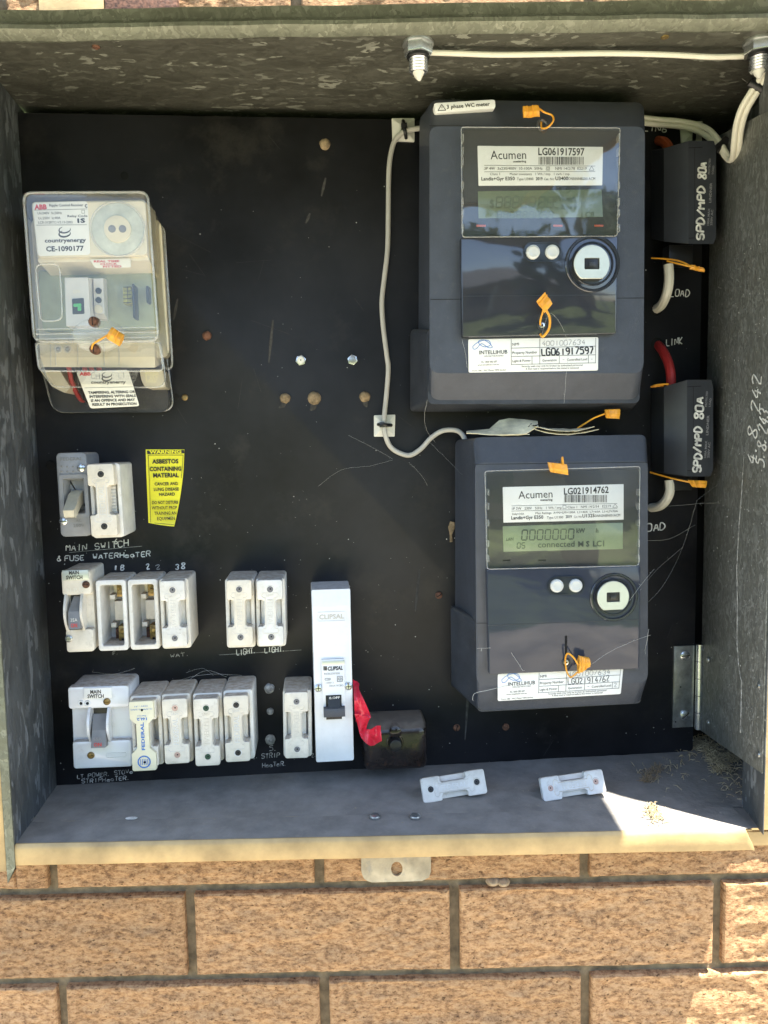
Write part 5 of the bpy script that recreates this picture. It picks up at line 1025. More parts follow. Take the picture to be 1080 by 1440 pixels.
def swirl(mb, T, cu, cv, k, h):
    for dv, wd in ((-3, .9), (2.5, 1.2)):
        P = [(cu+8*k*math.cos(a)-1, cv+dv*k+4.4*k*math.sin(a)-.8*k*math.cos(a)) for a in [math.radians(x) for x in range(-20, 255, 14)]]; L = len(P)
        mb.tube([T.p3(u, v, h) for u, v in P], [.00016+.0005*wd*math.sin(math.pi*i/(L-1)) for i in range(L)], 5, .15)
swirl(tt, T, 92, 326, 1., hp-.0001); tt.build('label_print', 'ink', lb, smooth=0)
tt = MB(); ptext(tt, T, 'ABB', 48.5, 294.5, 66, 294, 6.5, hp, .05); tt.build('red_logo', 'red ink', lb, smooth=0)
lb = MB(); hquad(T, lb, [(125.5, 365), (183, 363), (184, 376), (134, 377)], .0692, .0700, .0001, .0015, 3); lb = lb.build('clock_label', 'sticker cream', T); tt = MB()
for i, (s_, u0, u1) in enumerate((('REAL TIME', 132, 168), ('CLOCK', 141, 165), ('FITTED', 145, 171))): ptext(tt, T, s_, u0, 369+3.7*i, u1, 368.4+3.7*i, 2.7, .0703, .03)
tt.build('label_print', 'red ink', lb, smooth=0)
# terminals
tb = MB(); tb.loft([H3(outline(T, [(62, 470), (222, 470), (224, 512), (64, 514)], .02, .001), .012), H3(outline(T, [(55, 482), (217, 481), (218, 517), (58, 516)], .045, .001), .045)]); tb = tb.build('terminal_block', 'receiver beige', T)
for u in (81.5, 95): x, z = q(u, 491, .046); MB().ring(x, z, .0022, .0034, .045, .0468).build('terminal_rim', 'receiver grey', tb); m_ = MB(); m_.screw(x, z, .0024, .044, .0462); m_.build('terminal_screw', 'zinc', tb)
for uu in (70, 77, 108, 145, 166): hquad(T, MB(), [(uu, 484), (uu+1.2, 484), (uu+2, 514), (uu+.8, 514)], .044, .0462).build('terminal_rib', 'receiver grey', tb)
for u0, v0, m_, dx in ((96, 512, 'cable red', 6), (108, 514, 'black plastic', 3), (118, 512, 'cable red', 1), (127, 512, 'cable red', 1), (138, 512, 'cable red', 1)):
    MB().tube(smooth_path([T.p3(u0, v0, .030), T.p3(u0+2, v0+12, .032), T.p3(u0+dx, v0+28, .026), T.p3(u0+dx+10, v0+48, .012), T.p3(u0+dx+18, v0+52, .002)], 5), .0022, 8).build('wire', m_, T)
for P in ([(56, 520), (84, 521), (99, 545), (92, 553), (72, 543)], [(196, 520), (229, 520), (233, 545), (204, 545), (199, 535)]):
    mb = MB(); mb.loft([H3(outline(T, P, .034, .001, 1), .006), H3(outline(T, P, .034, .001, 1), .034)]); mb.build('moulded_corner', 'receiver beige', T)
lo_ = MB(); lo_.loft([H3(outline(T, [(60, 515), (240, 512), (238, 579), (78, 579)], .004, .010), 0), H3(outline(T, [(57, 513), (234, 512), (237, 580), (76, 580)], .007, .010), .006)]); lo_.build('lower_base', 'meter side', T)
# clear hood: upper
hd = MB(); O0 = outline(T, [(46, 316), (233, 322), (247, 560), (60, 520)], .002, [.006]*4); 
A0 = outline(T, [(47, 318), (231, 318), (243, 520), (60, 522)], .003, .007); A1 = outline(T, [(32.5, 271), (207.5, 270), (222.5, 479), (48, 480)], .090, .007); A2 = outline(T, [(36, 274), (204, 273), (219, 477), (51, 478)], .0915, .006)
hd.loft([H3(A0, .003), H3(A1, .0895), H3(A2, .0915)], False, True).build('clear_hood', 'clear hood', T, smooth=25)
for hh, P, r_ in ((.0895, A1, .0011), (.004, A0, .0012)): MB().tube([(x, hh, z) for x, z in P+[P[0]]], r_, 6).build('hood_edge', 'clear edge', T)
wq = outline(T, [(49.5, 372), (84, 371), (88, 450), (57, 453)], .0917, .006, 4); MB().tube([(x, .0917, z) for x, z in wq+[wq[0]]], .0007, 6).build('moulded_frame', 'clear edge', T)
for v in (461, 468, 475): MB().tube([T.p3(50, v+2, .0917), T.p3(219, v-1, .0917)], .0005, 5).build('hood_rib', 'clear edge', T)
# rounded boss at the hood's foot
bo = MB(); P = outline(T, [(95, 466), (115, 448), (150, 447), (178, 462), (160, 494), (112, 494)], .094, .012, 5); bo.loft([H3(P, .0905), H3(inset(P, .001), .094), H3(inset(P, .003), .0955)], False).build('seal_boss', 'clear edge', T, smooth=60)
for u, v, m_ in ((131, 452, 'rust'), (132.5, 490.5, 'rust')): x, z = q(u, v, .096); k = MB(); k.screw(x, z, .0044, .090, .0985); o = k.build('seal_screw', m_, T); MB().box(x-.0004, x+.0004, .0978, .09865, z-.0034, z+.0034).build('slot', 'hole', o)
# clear hood: lower terminal cover
lc = MB(); L0 = outline(T, [(64, 516), (243, 512), (246, 576), (80, 580)], .004, .008); L1 = outline(T, [(49, 481), (226, 480), (240, 576), (74, 579)], .030, .009); L2 = outline(T, [(50, 482), (224, 481), (233, 522), (56, 522)], .080, .007)
B0 = outline(T, [(50, 484), (232, 484), (245, 578), (75, 580)], .004, [.012, .012, .003, .003]); B1 = outline(T, [(49, 482), (226, 481), (234, 545), (70, 544)], .046, [.010, .010, .003, .003]); B2 = outline(T, [(50, 482), (224, 481), (230, 522), (55, 522)], .078, .005)
lc.loft([H3(B0, .003), H3(B1, .046), H3(B2, .078)], False, True).build('terminal_hood', 'clear hood', T, smooth=25)
for P, hh in ((B0, .004), (B1, .046), (B2, .078)): MB().tube([(x, hh, z) for x, z in P+[P[0]]], .0008, 6).build('terminal_hood_edge', 'clear edge', T)
hh = .052
lb = MB(); hquad(T, lb, [(107, 523), (180, 520), (196, 571), (127, 574.5)], .0512, hh, .0001, .0022, 4); lb = lb.build('tamper_label', 'sticker cream', T); tt = MB(); hp = hh+.0003
for i, (s_, u0, u1) in enumerate((('TAMPERING, ALTERING OR', 124, 190), ('INTERFERING WITH SEALS', 126, 191), ('IS AN OFFENCE AND MAY', 128, 190), ('RESULT IN PROSECUTION', 130, 192))): ptext(tt, T, s_, u0, 554+5.6*i, u1, 552.6+5.6*i, 3.6, hp, .03)
ptext(tt, T, 'countryenergy', 128, 539.5, 177, 539, 4.2, hp, .03); hline(tt, T, 119, 545.5, 187, 544, hp, .4); swirl(tt, T, 151.5, 529.5, .85, hp-.0001); tt.build('label_print', 'ink', lb, smooth=0)
tt = MB(); ptext(tt, T, 'ABB', 111.5, 528, 128, 528, 4.6, hp, .05); tt.build('red_logo', 'red ink', lb, smooth=0)
tt = MB(); pen(tt, T, 'CH', 129, 533, 141, 532, 8, hp, .8); pen(tt, T, 'LI', 167, 532, 177, 531, 7.5, hp, .8); tt.build('pencil_marks', 'dull pen', lb)
# ============================================================ CABLES, MODULES
def px_thing(name, label, cat, u, v, h=0, group=None):
    x, z = MP.q(u, v, h); return Thing(name, label, cat, PANEL @ Matrix.Translation((x, -h, z)), group)
def cable(T, pts, r, m_, name='sheath', k=8, n=10): return MB().tube(smooth_path([T.p3(u, v, h) for u, v, h in pts], k), r, n).build(name, m_, T)
# surge / protection modules
def module(label, dv, facet, side, tb, txt, seed, hz):
    T = px_thing('switch_module', label, 'electrical module', 965, tb, 0, 'black modules beside the meters')
    (u0, u1), (v0, v1) = facet; (s0, s1) = side; hf = .055
    F = [(u0, v0), (u1-3, v0), (u1, v0+12), (u1, v1-9), (u1-4, v1), (u0, v1)]
    Fq = outline(T, F, hf, .0006, 1); 
    Sb = outline(T, [(s0-18, v0+12), (u1-16, v0+6), (u1-14, v0+16), (u1-14, v1-12), (u1-20, v1-4), (s0-18, v1-8)], .004, .0006, 1)
    Sm = outline(T, [(s0, v0+9), (u1-3, v0+2), (u1+1, v0+14), (u1+1, v1-10), (u1-4, v1-1), (s0, v1-4)], .040, .0006, 1)
    b = MB(); b.loft([H3(Sb, .002), H3(Sm, .038), H3(Fq, hf)]); b = b.build('body', 'module plastic', T, smooth=15)
    ls = MB(); 
    for vv in (v0+9, v1-9): hline(ls, T, u0+.5, vv+1, u0+20, vv, hf+.0002, .7)
    hline(ls, T, u0+9, v0+10, u0+9, v1-10, hf+.0002, .5); ls.build('cover_joint', 'hole', b, smooth=0)
    pn = MB(); uc = (u0+u1)/2+txt[4]; pen(pn, T, 'SPD/MPD', uc+2, txt[0], uc+4, txt[1], 11, hf+.0002, 3.1, seed=seed, jit=.2); pen(pn, T, '80A', uc+4.5, txt[2], uc+6, txt[3], 11.5, hf+.0002, 3.1, seed=seed+1, jit=.2); pn.build('pen_lettering', 'white pen', b)
    tt = MB(); ub = u1-9
    def vt(s_, uu, va, vb, cp): ptext(tt, T, s_, uu, va, uu+1.5, vb, cp, hf+.0003, .02)
    vt('100A MAX', ub-1, v1-26, v1-50, 3); vt('250V AC', ub+3.5, v1-26, v1-48, 3); vt('LINDNER', ub+2, v1-58, v1-86, 3.4); vt('PROTECTED', ub, v1-98, v1-120, 2.6); vt('LOAD', ub+5, v1-98, v1-110, 2.6)
    tt.build('side_print', 'grey ink', b, smooth=0); return T
module('upper black module lettered SPD MPD 80A in white pen, right of the large meter', 0, ((968, 1007), (198, 343)), (935, 968), 270, (337, 262, 252, 228, 0), 51, 0)
module('lower black module lettered SPD MPD 80A in white pen, right of the smaller meter', 0, ((966, 1003), (534, 670)), (935, 966), 600, (664, 600, 590, 558, -1), 61, 0)
T = px_thing('white_supply_cable', 'short white cable bending out of the upper black module into the panel above LOAD', 'cable', 935, 400, 0); cable(T, [(940, 372, .030), (941, 392, .030), (938, 412, .026), (931, 428, .012), (921, 436, -.004)], .0046, 'cable white')
MB().box(-.012, .012, .020, .034, .012, .030, .001).build('terminal_end', 'black plastic', T)
T = px_thing('white_supply_cable', 'short white cable curling out of the lower black module behind the smaller meter', 'cable', 935, 695, 0); cable(T, [(941, 675, .030), (942, 690, .030), (937, 703, .024), (927, 712, .012), (914, 714, -.003)], .0046, 'cable white')
MB().box(-.010, .012, .018, .034, .006, .018, .001).build('terminal_end', 'black plastic', T)
T = px_thing('red_supply_cable', 'red cable rising from a panel hole into the lower black module beside LINE', 'cable', 935, 510, 0); cable(T, [(924, 484, -.004), (931, 492, .010), (939, 508, .022), (943, 525, .028), (944, 545, .028)], .0046, 'cable red')
T = px_thing('orange_supply_cable', 'dull orange cable end tucked behind the top of the upper black module', 'cable', 935, 205, 0); cable(T, [(925, 198, -.002), (934, 200, .010), (941, 209, .018), (944, 225, .020)], .0046, 'cable orange')
# adhesive tie mounts and ties
def tie_mount(label, P, hh, tie):
    c = (sum(p[0] for p in P)/4, sum(p[1] for p in P)/4); T = px_thing('cable_tie_mount', label, 'tie mount', *c, 0, 'white adhesive tie mounts')
    O_ = outline(T, P, .0022, .0006, 1); cx = sum(p[0] for p in O_)/len(O_); cz = sum(p[1] for p in O_)/len(O_)
    b = MB(); b.loft([H3(O_, 0), H3(O_, .0020), H3([(cx+(x-cx)*.42, cz+(z-cz)*.42) for x, z in O_], .0050), H3([(cx+(x-cx)*.30, cz+(z-cz)*.30) for x, z in O_], .0052)]); b.build('base_plate', 'nylon white', T, smooth=15)
    (u0, v0), (u1, v1) = tie; t = MB(); a = T.p3(u0, v0, .004); m1 = T.p3(u0*.7+u1*.3, v0*.7+v1*.3, .0105); m2 = T.p3(u0*.3+u1*.7, v0*.3+v1*.7, .0105); b_ = T.p3(u1, v1, .004); t.tube(smooth_path([a, m1, m2, b_], 5), .0017, 8); t.build('cable_tie', 'black plastic', T)
    x, z = T.q(u0*.7+u1*.3, v0*.7+v1*.3, .010); MB().box(x-.0026, x+.0026, .0075, .0125, z-.0024, z+.0024, .0006).build('tie_head', 'black plastic', T); return T
tie_mount('white square tie mount at the panel top left of the large meter', [(551, 166), (583, 166), (583, 199), (552, 198)], 0, ((567, 170), (571, 194)))
tie_mount('white square tie mount at mid height left of the smaller meter', [(526, 584), (556, 583), (555, 614), (526, 614)], 0, ((532, 597), (550, 598)))
tie_mount('white tie mount at the panel top above the upper black module', [(957, 171), (988, 170), (987, 200), (959, 203)], 0, ((977, 173), (976, 197)))
T = px_thing('grey_data_cable', 'grey cable running down from the large meter and looping into the smaller meter', 'cable', 545, 400, 0)
cable(T, [(600, 180, .010), (585, 181, .0095), (571, 184, .0085), (558, 194, .006), (551, 210, .004), (547, 240, .004), (546, 300, .004), (545, 350, .004), (540, 395, .0035), (537, 425, .0035), (539, 460, .0035), (544, 500, .0035), (546, 520, .0035), (543, 560, .004), (540, 592, .008), (542, 612, .008), (549, 628, .005), (562, 637, .004), (577, 640, .004), (592, 631, .005), (606, 616, .008), (622, 606, .012), (640, 605, .016), (650, 611, .020), (656, 624, .022)], .0024, 'cable grey')
# glands in the ceiling
def ceil_pt(u, v, z=ZT-.001):
    d = _F+_R*((u-540)/FPX)+_D*((v-720)/FPX); t = (z-CAM.z)/d.z; return CAM+d*t
for k, (u, v, lab) in enumerate(((588, 62, 'steel cable gland hanging from the box ceiling above the large meter'), (1068, 60, 'steel cable gland in the far right corner of the box ceiling'))):
    p = ceil_pt(u, v); T = Thing('cable_gland', lab, 'cable gland', Matrix.Translation(p) @ Matrix.Rotation(math.radians(90), 4, 'X'), 'ceiling glands')
    # local -y points down
    MB().cyl(0, 0, .0125, -.001, .0012, 28).build('washer', 'zinc', T); MB().slab(circ(0, 0, .0115, 6, .3), .0012, .0085, .0008).build('hex_nut', 'steel bright', T)
    th = MB(); pr = [(.0072, .008)]; lo_ = []
    for i in range(13): r_ = .0076 if i % 2 else .0066; lo_.append([(x, .0085+i*.0011, z) for x, z in circ(0, 0, r_, 18)])
    th.loft(lo_).build('thread', 'steel bright', T); MB().ring(0, 0, .006, .0090, .0085, .0115).build('lock_ring', 'black plastic', T)
    MB().loft([[(x, .0215, z) for x, z in circ(0, 0, .0048, 12)], [(x, .025, z) for x, z in circ(0, 0, .003, 12)], [(x, .0275, z) for x, z in circ(.0006, 0, .0012, 12)]]).build('cable_stub', 'nylon white', T)
CW = Thing('white_link_cable', 'thin white cable stretched along the box ceiling between the two steel glands', 'cable')
def wp(u, v, y): d = CW.dir(u, v); t = (y-CW.c.y)/d.y; p = CW.c+d*t; return (p.x, -p.y, p.z)
MB().tube(smooth_path([wp(600, 74, -.143), (*wp(640, 75, -.142)[:3],), wp(700, 77, -.141), wp(780, 76, -.140), (*wp(860, 75, -.139)[:3],), wp(940, 77, -.138), wp(1000, 80, -.137), wp(1055, 79, -.136)], 8), .0021, 10).build('sheath', 'cable white', CW)
for u, v in ((600, 74), (1054, 79)): a = wp(u, v, -.141); MB().tube([(a[0]-.003, a[1], a[2]), (a[0]+.003, a[1], a[2])], .0032, 10).build('tie', 'black plastic', CW)
CD = Thing('white_cable_pair', 'pair of white cables hanging from the right gland and turning back behind the large meter', 'cable')
for k, o_ in enumerate((0, 1)):
    s_ = 7.5*o_
    MB().tube(smooth_path([wp(1080+s_, 86+3*o_, -.135), wp(1072+s_*.7, 105+4*o_, -.130), wp(1057+s_, 128+2*o_, -.122), wp(1043+s_, 152+2*o_, -.112), wp(1035+s_, 178+o_, -.100), wp(1032+s_, 205, -.085), wp(1030+s_*.9, 222, -.070), wp(1024+s_*.3, 224-o_*2, -.058), wp(1011, 208-10*o_, -.046), wp(996, 193-11*o_, -.034), wp(975, 182-8*o_, -.020), wp(950, 177-7*o_, -.014), wp(925, 175-7*o_, -.013), wp(900, 172-7*o_, -.014)], 7), .0026, 10).build('sheath', 'cable white', CD)
for (u, v, y, a) in ((1063, 121, -.124, 0), (1013, 205, -.048, 1)): p = wp(u, v, y); MB().tube([(p[0]-.006, p[1]+.001, p[2]+(.003 if not a else -.005)), (p[0]+.006, p[1]+.001, p[2]-(.003 if not a else -.005))], .0038, 10, .9).build('tie', 'black plastic', CD)
# ============================================================ SEALS
def seal(label, flag, hf, loop, hl=None, th=.0032, seed=0):
    """flag: 4 photo corners at height hf; loop: list of (u,v,h)"""
    c = (sum(p[0] for p in flag)/4, sum(p[1] for p in flag)/4); T = px_thing('wire_seal', label, 'seal', *c, 0, 'orange plastic seals')
    rn = random.Random(seed); P = [Vector(T.q(u, v, hf)) for u, v in flag]; mb = MB(); n = 6
    def sf(sgn):
        def f(a, b):
            p = P[0].lerp(P[1], a).lerp(P[3].lerp(P[2], a), b); return (p.x, hf+sgn*th*.5*(.35+.65*math.sin(math.pi*min(1, max(0, b))))+.0007*math.sin(a*9+seed)+.0004*math.sin(b*14), p.y)
        return f
    mb.sheet(sf(1), n, n); k = len(mb.v); mb.sheet(sf(-1), n, n)
    W_ = n+1; bd = [i for i in range(W_)]+[j*W_+n for j in range(1, W_)]+[n*W_+i for i in range(n-1, -1, -1)]+[j*W_ for j in range(n-1, 0, -1)]
    for i in range(len(bd)): a, b = bd[i], bd[(i+1) % len(bd)]; mb.f.append((a, b, b+k, a+k))
    mb.build('seal_body', 'seal yellow', T, smooth=50)
    m2 = MB(); q0 = P[0].lerp(P[1], .2); 
    for f in (.25, .6): a = P[0].lerp(P[1], f); b = P[3].lerp(P[2], f); m2.tube([(a.x, hf+th*.35, a.y), ((a.x+b.x)/2, hf+th*.55, (a.y+b.y)/2), (b.x, hf+th*.35, b.y)], .0005, 6)
    m2.build('seal_rib', 'seal yellow', T)
    MB().tube(smooth_path([T.p3(*p) for p in loop], 6), .0008, 7).build('seal_wire', 'seal yellow', T); return T
seal('orange seal at the top edge of the large meter window', [(735, 150), (757, 148), (759, 164), (736, 166)], .098, [(757, 152, .096), (766, 158, .097), (776, 162, .098), (778, 170, .100), (770, 179, .099), (762, 180, .094), (761, 172, .090)], seed=1)
seal('orange seal standing up from the screw on the large meter door', [(766, 411), (777, 427), (766, 440), (754, 424)], .101, [(764, 436, .101), (760, 450, .098), (760, 457, .095)], seed=2)
TS = COL.objects['wire_seal.001'] if 'wire_seal.001' in COL.objects else None
T = TS and None
def extra_loop(ob, pts):
    t = Thing.__new__(Thing); t.M = ob.matrix_world.copy(); t.o = ob; t.I = t.M.inverted(); t.c = t.I @ CAM
    MB().tube(smooth_path([t.p3(*p) for p in pts], 6), .0011, 7).build('seal_wire', 'seal yellow', t)
if TS: 
    extra_loop(TS, [(768, 436, .101), (773, 447, .101), (772, 462, .100), (764, 473, .098), (760, 470, .094)])
seal('orange seal at the top edge of the smaller meter window', [(770, 650), (797, 653), (799, 668), (774, 664)], .091, [(792, 654, .092), (791, 643, .092), (790, 650, .088), (789, 655, .082)], seed=3)
seal('orange seal beside the screw on the smaller meter door', [(814, 922), (828, 925), (829, 937), (813, 947)], .092, [(813, 935, .093), (806, 924, .095), (798, 919, .093), (795, 928, .087), (797, 944, .087), (803, 952, .090), (812, 945, .092)], th=.007, seed=4)
seal('orange seal tied to the screw at the foot of the clear ripple receiver hood', [(158, 460), (175, 471), (168, 487), (150, 476)], .104, [(152, 471, .104), (140, 478, .103), (131, 484, .100), (129, 491, .098)], th=.008, seed=5)
seal('orange seal stretched on a wire below the upper black module', [(972, 372), (989, 377), (990, 383), (970, 379)], .058, [(916, 363, .030), (935, 364, .040), (955, 367, .050), (972, 375, .058), (955, 371, .052), (938, 367, .042)], seed=6)
seal('orange seal stretched on a wire below the lower black module', [(967, 675), (994, 676), (992, 686), (974, 685)], .056, [(914, 664, .030), (935, 670, .042), (955, 675, .052), (970, 678, .056)], seed=7)
seal('orange seal lying in the gap between the two meters at the right', [(850, 576), (872, 575), (871, 589), (852, 588)], .060, [(850, 582, .060), (835, 588, .058), (822, 596, .054), (812, 602, .050)], seed=8)
seal('thin orange seal strip above the lower black module', [(916, 543), (932, 541), (934, 543), (917, 545)], .040, [(915, 544, .038), (925, 541, .040), (940, 540, .040)], th=.001, seed=9)
# ============================================================ SMALL THINGS ON THE PANEL
for k, (u, v) in enumerate(((423, 507), (495.5, 506.5))):
    T = px_thing('hex_bolt', 'bright hexagonal bolt head on bare panel, %s of the pair between receiver and large meter' % ('left' if k == 0 else 'right'), 'bolt', u, v, 0, 'bolt heads')
    MB().slab(circ(0, 0, .0052, 6, .25+k*.5), 0, .0038, .0005).build('head', 'steel bright', T); MB().cyl(0, 0, .0035, .0036, .0048, 18).build('shank_end', 'zinc' if k else 'nylon white', T)
    if k == 0: MB().cyl(0, 0, .0006, .0046, .0050, 8, .0001).build('pin_hole', 'hole', T)
for k, (u, v, lab) in enumerate(((617, 837, 'rusty brown screw left of the smaller meter at mid height'), (642, 1023, 'rusty slotted screw below the smaller meter, left of two'), (711, 1022, 'rusty screw below the smaller meter, right of two'))):
    T = px_thing('rusty_screw', lab, 'screw', u, v, 0, 'rusty screws'); m_ = MB(); m_.screw(0, 0, .0036, 0, .0020); m_.build('head', 'rust', T)
    a = .6 if k == 0 else 1.4; ca, sa = math.cos(a), math.sin(a)
    if k < 2: MB().slab([(p*ca-q_*sa, p*sa+q_*ca) for p, q_ in ((-.003, -.0004), (.003, -.0004), (.003, .0004), (-.003, .0004))], .0014, .0021, 0).build('slot', 'hole', T)
T = px_thing('rusty_screw', 'pale tarnished screw right of the clear receiver, near its foot', 'screw', 260, 559, 0, 'rusty screws'); m_ = MB(); m_.screw(0, 0, .0030, 0, .0022); m_.build('head', 'brass', T)
def mud(label, u, v, r, seed, m_='mud', tail=0):
    rn = random.Random(seed); T = px_thing('mud_plug', label, 'insect nest', u, v, 0, 'mud plugs left by wasps')
    mb = MB(); lo_ = []
    for h_, s_ in ((0, 1.05), (.0015, 1.0), (.0032, .72), (.0038, .3)): lo_.append([(r*s_*(1+.18*noise.noise(Vector((math.cos(a)*2, math.sin(a)*2, seed+h_*300))))*math.cos(a), h_, r*s_*(1+.18*noise.noise(Vector((math.cos(a)*2, math.sin(a)*2, seed+5))))*math.sin(a)) for a in [6.2832*i/18 for i in range(18)]])
    mb.loft(lo_); mb.build('plug', m_, T, smooth=60)
    if tail: t = MB(); t.tube([(0, .0006, -r*.6), (-r*.5*tail, .0006, -r*1.5), (-r*1.3*tail, .0005, -r*1.9)], [r*.5, r*.45, r*.15], 8, .15); t.build('smear', 'faint scratch', T)
mud('round mud plug high on the panel left of the large meter', 457, 203, .0050, 1)
mud('crumbling mud plug below the left bright bolt', 401, 560, .0048, 2, tail=1)
mud('largest mud plug, slightly right below the left bright bolt', 442, 560, .0062, 3, tail=.5)
mud('mud plug below the right bright bolt', 513, 558, .0052, 4, tail=-.3)
mud('small mud plug right of the clear receiver at mid height', 291, 472, .0042, 5, 'rust')
mud('grey mud blob above the words STRIP HEATER, topmost of three', 379, 968, .0050, 6, 'dull pen'); mud('grey mud blob above the words STRIP HEATER, middle and smallest of three', 380, 1000, .0034, 7, 'dull pen'); mud('grey mud blob above the words STRIP HEATER, lowest and widest of three', 380, 1040, .0050, 8, 'dull pen')
T = px_thing('mud_streak', 'yellow brown mud streak against the left side of the smaller meter', 'insect nest', 635, 742, 0); t = MB(); t.tube([T.p3(637, 734, .002), T.p3(635, 742, .0025), T.p3(634, 752, .002), T.p3(634.5, 762, .001)], [.003, .0035, .0012, .0016], 8, .5); t.build('streak', 'mud', T)
# paper wad on the smaller meter
T = px_thing('paper_wad', 'folded dirty cream paper wad wedged between the two meters', 'paper', 735, 603, 0)
pts = [(655, 606), (690, 604), (702, 590), (716, 587), (750, 590), (757, 594), (748, 607), (700, 611)]
def pf(a, b):
    top = [(656, 606), (688, 603), (702, 591), (716, 588), (735, 589.5), (756, 592)]; bot = [(656, 609), (690, 610), (706, 611), (722, 611), (740, 610), (757, 599)]
    i = a*5; j = min(4, int(i)); f = i-j; ut = top[j][0]*(1-f)+top[j+1][0]*f; vt_ = top[j][1]*(1-f)+top[j+1][1]*f; ub = bot[j][0]*(1-f)+bot[j+1][0]*f; vb = bot[j][1]*(1-f)+bot[j+1][1]*f
    hh = .045+.022*b+.003*math.sin(a*8+b*3); x, z = T.q(ut+(ub-ut)*b, vt_+(vb-vt_)*b, hh); return (x, hh, z)
MB().sheet(pf, 20, 8).build('sheet', 'paper', T, solid=.0006)
for k, (A_, B_, C_) in enumerate((((752, 600), (800, 607), (836, 600)), ((752, 604), (790, 612), (842, 604)), ((660, 609), (700, 608), (745, 611)))):
    def f(a, b, A_=A_, B_=B_, C_=C_, k=k):
        u = A_[0]*(1-a)**2+2*B_[0]*a*(1-a)+C_[0]*a*a; v = A_[1]*(1-a)**2+2*B_[1]*a*(1-a)+C_[1]*a*a; hh = .050+.016*b; x, z = T.q(u, v+b*3.5*math.sin(3.1*a), hh); return (x, hh, z+.0006*noise.noise(Vector((a*8, b*3, k))))
    MB().sheet(f, 16, 4).build('torn_strip', 'paper' if k < 2 else 'cream plastic', T, solid=.0004)
tw = MB(); rn = random.Random(5)
for i in range(26): u = rn.uniform(745, 765) if i < 18 else rn.uniform(765, 845); v = rn.uniform(595, 610); tw.tube([T.p3(u, v, .062), T.p3(u+rn.uniform(-8, 10), v+rn.uniform(-3, 3), .060)], .00035, 4)
o = tw.build('frayed_fibres', 'hole', T); o['kind'] = 'stuff'
# ============================================================ DEBRIS ON THE FLOOR
rn = random.Random(9)
def fp(u, v, z=.001): x, y = BX.qz(u, v, z); return (x, -y, z)
def straw_heap(name, label, pts, n, L, m_='straw', seed=1, r=.0004):
    rn = random.Random(seed); mb = MB()
    for i in range(n):
        j = rn.randrange(len(pts)); u, v, s_ = pts[j]; x, h_, z = fp(u+rn.gauss(0, s_), v+rn.gauss(0, s_*.8), .0008); a = rn.uniform(0, 6.28); l = L*rn.uniform(.4, 1.2); up = rn.uniform(0, .0045)
        mb.tube([(x, h_, z), (x+l*.5*math.cos(a), h_+l*.5*math.sin(a), z+up), (x+l*math.cos(a+.3), h_+l*math.sin(a+.3), z+up*.6)], [r, r*1.2, r*.4], 4)
    o = mb.build(name, m_, None); single(o, label, 'debris', kind='stuff'); return o
straw_heap('dry_seed_heads', 'dry grass seed heads heaped in the right corner of the box floor', [(985, 1045, 6), (1000, 1058, 5), (1008, 1070, 4), (1014, 1082, 4), (1030, 1066, 4), (995, 1050, 8)], 420, .012, seed=2)
straw_heap('dry_grass_scraps', 'scattered dry grass scraps along the right side of the box floor', [(1030, 1085, 14), (1050, 1100, 16), (1065, 1112, 10), (1040, 1105, 18), (965, 1060, 14), (930, 1085, 22)], 170, .008, seed=3, r=.0003)
straw_heap('husk_clump', 'pale husk clump in the sun patch on the box floor', [(918, 1142, 4), (922, 1152, 5), (914, 1138, 4)], 120, .007, seed=4, r=.0004)
straw_heap('brown_crumb_clump', 'small brown leaf clump in the shade above the sun patch', [(915, 1092, 5), (925, 1083, 5), (908, 1097, 4)], 110, .006, seed=5, r=.0003, m_='mud')
mb = MB()
for i in range(260):
    u = rn.triangular(60, 1075, 1000); v = rn.uniform(1075, 1165); x, h_, z = fp(u, v, .0009)
    if h_ < -.02 or h_ > .158 or x > .69 or (x > .636 and h_ > .118): continue
    r = rn.choice((.0003, .0004, .0006, .0011)); a = rn.random()*6; mb.v += [(x+r*math.cos(a), -h_-r*math.sin(a)*.7, z+.0002), (x-r*math.sin(a), -h_+r*math.cos(a)*.7, z+.0004), (x-r*math.cos(a), -h_+r*math.sin(a)*.7, z+.0001)]; k = len(mb.v); mb.f.append((k-3, k-2, k-1))
single(mb.build('grit', 'straw', None, smooth=0), 'fine pale grit scattered over the box floor', 'debris', kind='stuff')
mb = MB(); a = fp(1070, 1122); mb.tube([a, (a[0]+.008, a[1]-.01, a[2]+.025), (a[0]+.012, a[1]-.012, a[2]+.040)], .0007, 6); single(mb.build('grass_stalk', 'straw', None), 'single dry stalk leaning in the front right corner of the box', 'debris')
mb = MB(); c = BX.qz(185, 1151, .001); mb.slab(circ(0, 0, .005, 12), 0, .0003, 0); o = mb.build('paint_fleck', 'white pen', None); o.location = (c[0], c[1], .0012); o.rotation_euler = (math.radians(-90), 0, 0); o.scale = (1.1, 1, .5); single(o, 'white fleck on the box floor near the front left', 'paint fleck')
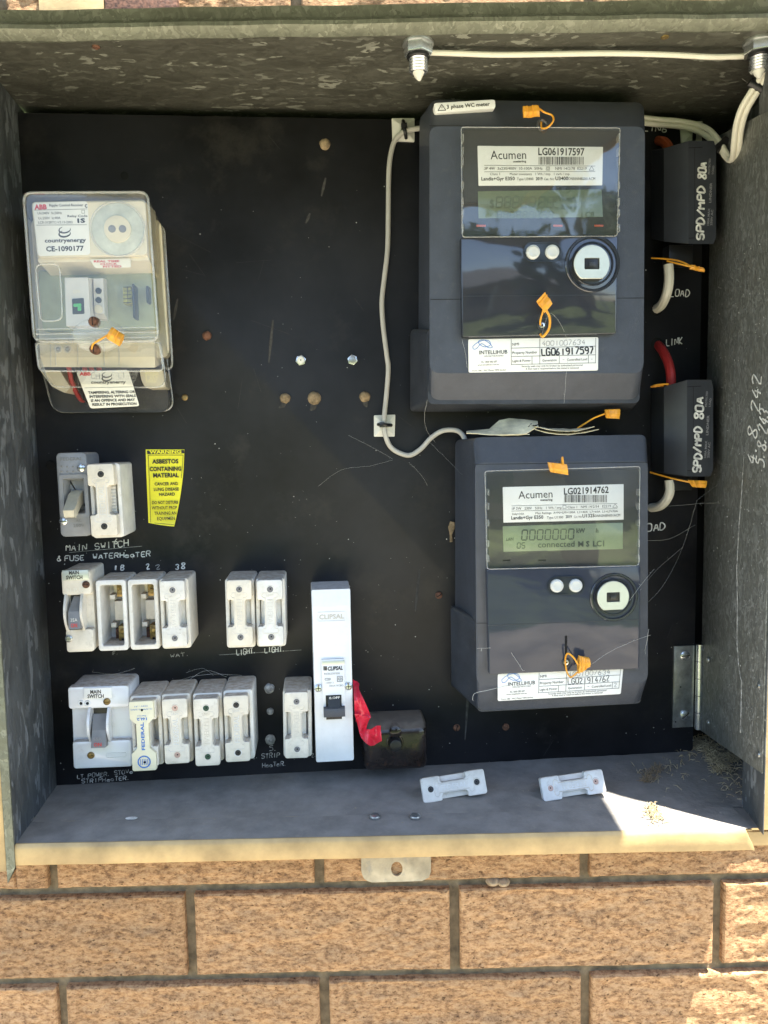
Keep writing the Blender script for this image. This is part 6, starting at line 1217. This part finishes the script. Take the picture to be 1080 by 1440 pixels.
# ============================================================ COBWEBS
def webs(label, strands, r=.00006, seed=1, frame=MP):
    rn = random.Random(seed); mb = MB()
    for S in strands:
        P = smooth_path([frame.p3(*p) for p in S], 5)
        for q_ in range(1):
            mb.tube([(x+rn.gauss(0, .00012), h_+rn.gauss(0, .0002), z+rn.gauss(0, .00012)) for x, h_, z in P], r*rn.uniform(.8, 1.6), 4)
        for _ in range(2):
            k = rn.randrange(len(P)); x, h_, z = P[k]; a = rn.uniform(0, 6.28); l = rn.uniform(.001, .003); mb.tube([(x, h_, z), (x+l*math.cos(a), h_, z+l*math.sin(a))], r*.6, 4)
    o = mb.build('cobweb', 'web', None); at_frame(o); single(o, label, 'cobweb', kind='stuff')
webs('cobweb strands on the black panel left of the smaller meter', [[(447, 684, .004), (480, 661, .006), (520, 655, .008), (552, 647, .010)], [(600, 618, .006), (628, 645, .020), (650, 668, .050)], [(490, 612, .004), (525, 630, .006), (552, 645, .010)], [(575, 650, .006), (592, 668, .006), (601, 683, .004)]], r=.00004, seed=2)
webs('cobweb strands between the smaller meter and the lower black module', [[(912, 846, .075), (935, 820, .06), (960, 770, .04), (978, 712, .05), (985, 700, .05), (1030, 668, .03), (1060, 648, .02)], [(880, 708, .075), (930, 712, .05), (985, 708, .05), (1040, 706, .05), (1078, 696, .05)], [(905, 760, .06), (940, 758, .04), (978, 738, .03)], [(900, 830, .08), (925, 800, .05), (960, 770, .03)]], seed=3)
webs('cobweb strands across the lower door of the smaller meter', [[(832, 934, .090), (860, 915, .088), (890, 902, .086), (915, 893, .080)], [(670, 912, .082), (690, 911, .086)], [(719, 918, .087), (727, 930, .087), (735, 943, .087)], [(664, 985, .075), (668, 975, .078), (690, 970, .079), (720, 962, .079)], [(885, 845, .088), (905, 818, .085), (920, 800, .07)], [(905, 930, .075), (909, 905, .080), (912, 885, .080)]], r=.00013, seed=4)
webs('cobweb strands in the upper right corner of the box', [[(965, 50, .14), (1000, 62, .12), (1040, 86, .10), (1072, 100, .10)], [(1005, 85, .1), (1030, 100, .08), (1052, 117, .08)]], seed=5)
webs('cobweb over the top of the bottom row of fuses', [[(240, 962, .02), (268, 952, .03), (300, 948, .03), (340, 950, .02)], [(262, 946, .01), (285, 940, .01), (300, 950, .02)], [(130, 945, .02), (160, 948, .03), (190, 940, .01)], [(265, 957, .02), (290, 943, .01), (318, 952, .02)]], seed=6)
webs('cobweb strand hanging below the large meter', [[(601, 562, .080), (597, 585, .06), (600, 605, .03), (612, 622, .01)], [(762, 470, .095), (775, 440, .095), (798, 480, .09), (795, 540, .088), (793, 568, .088)], [(650, 478, .086), (655, 500, .086), (657, 518, .086)]], seed=7)
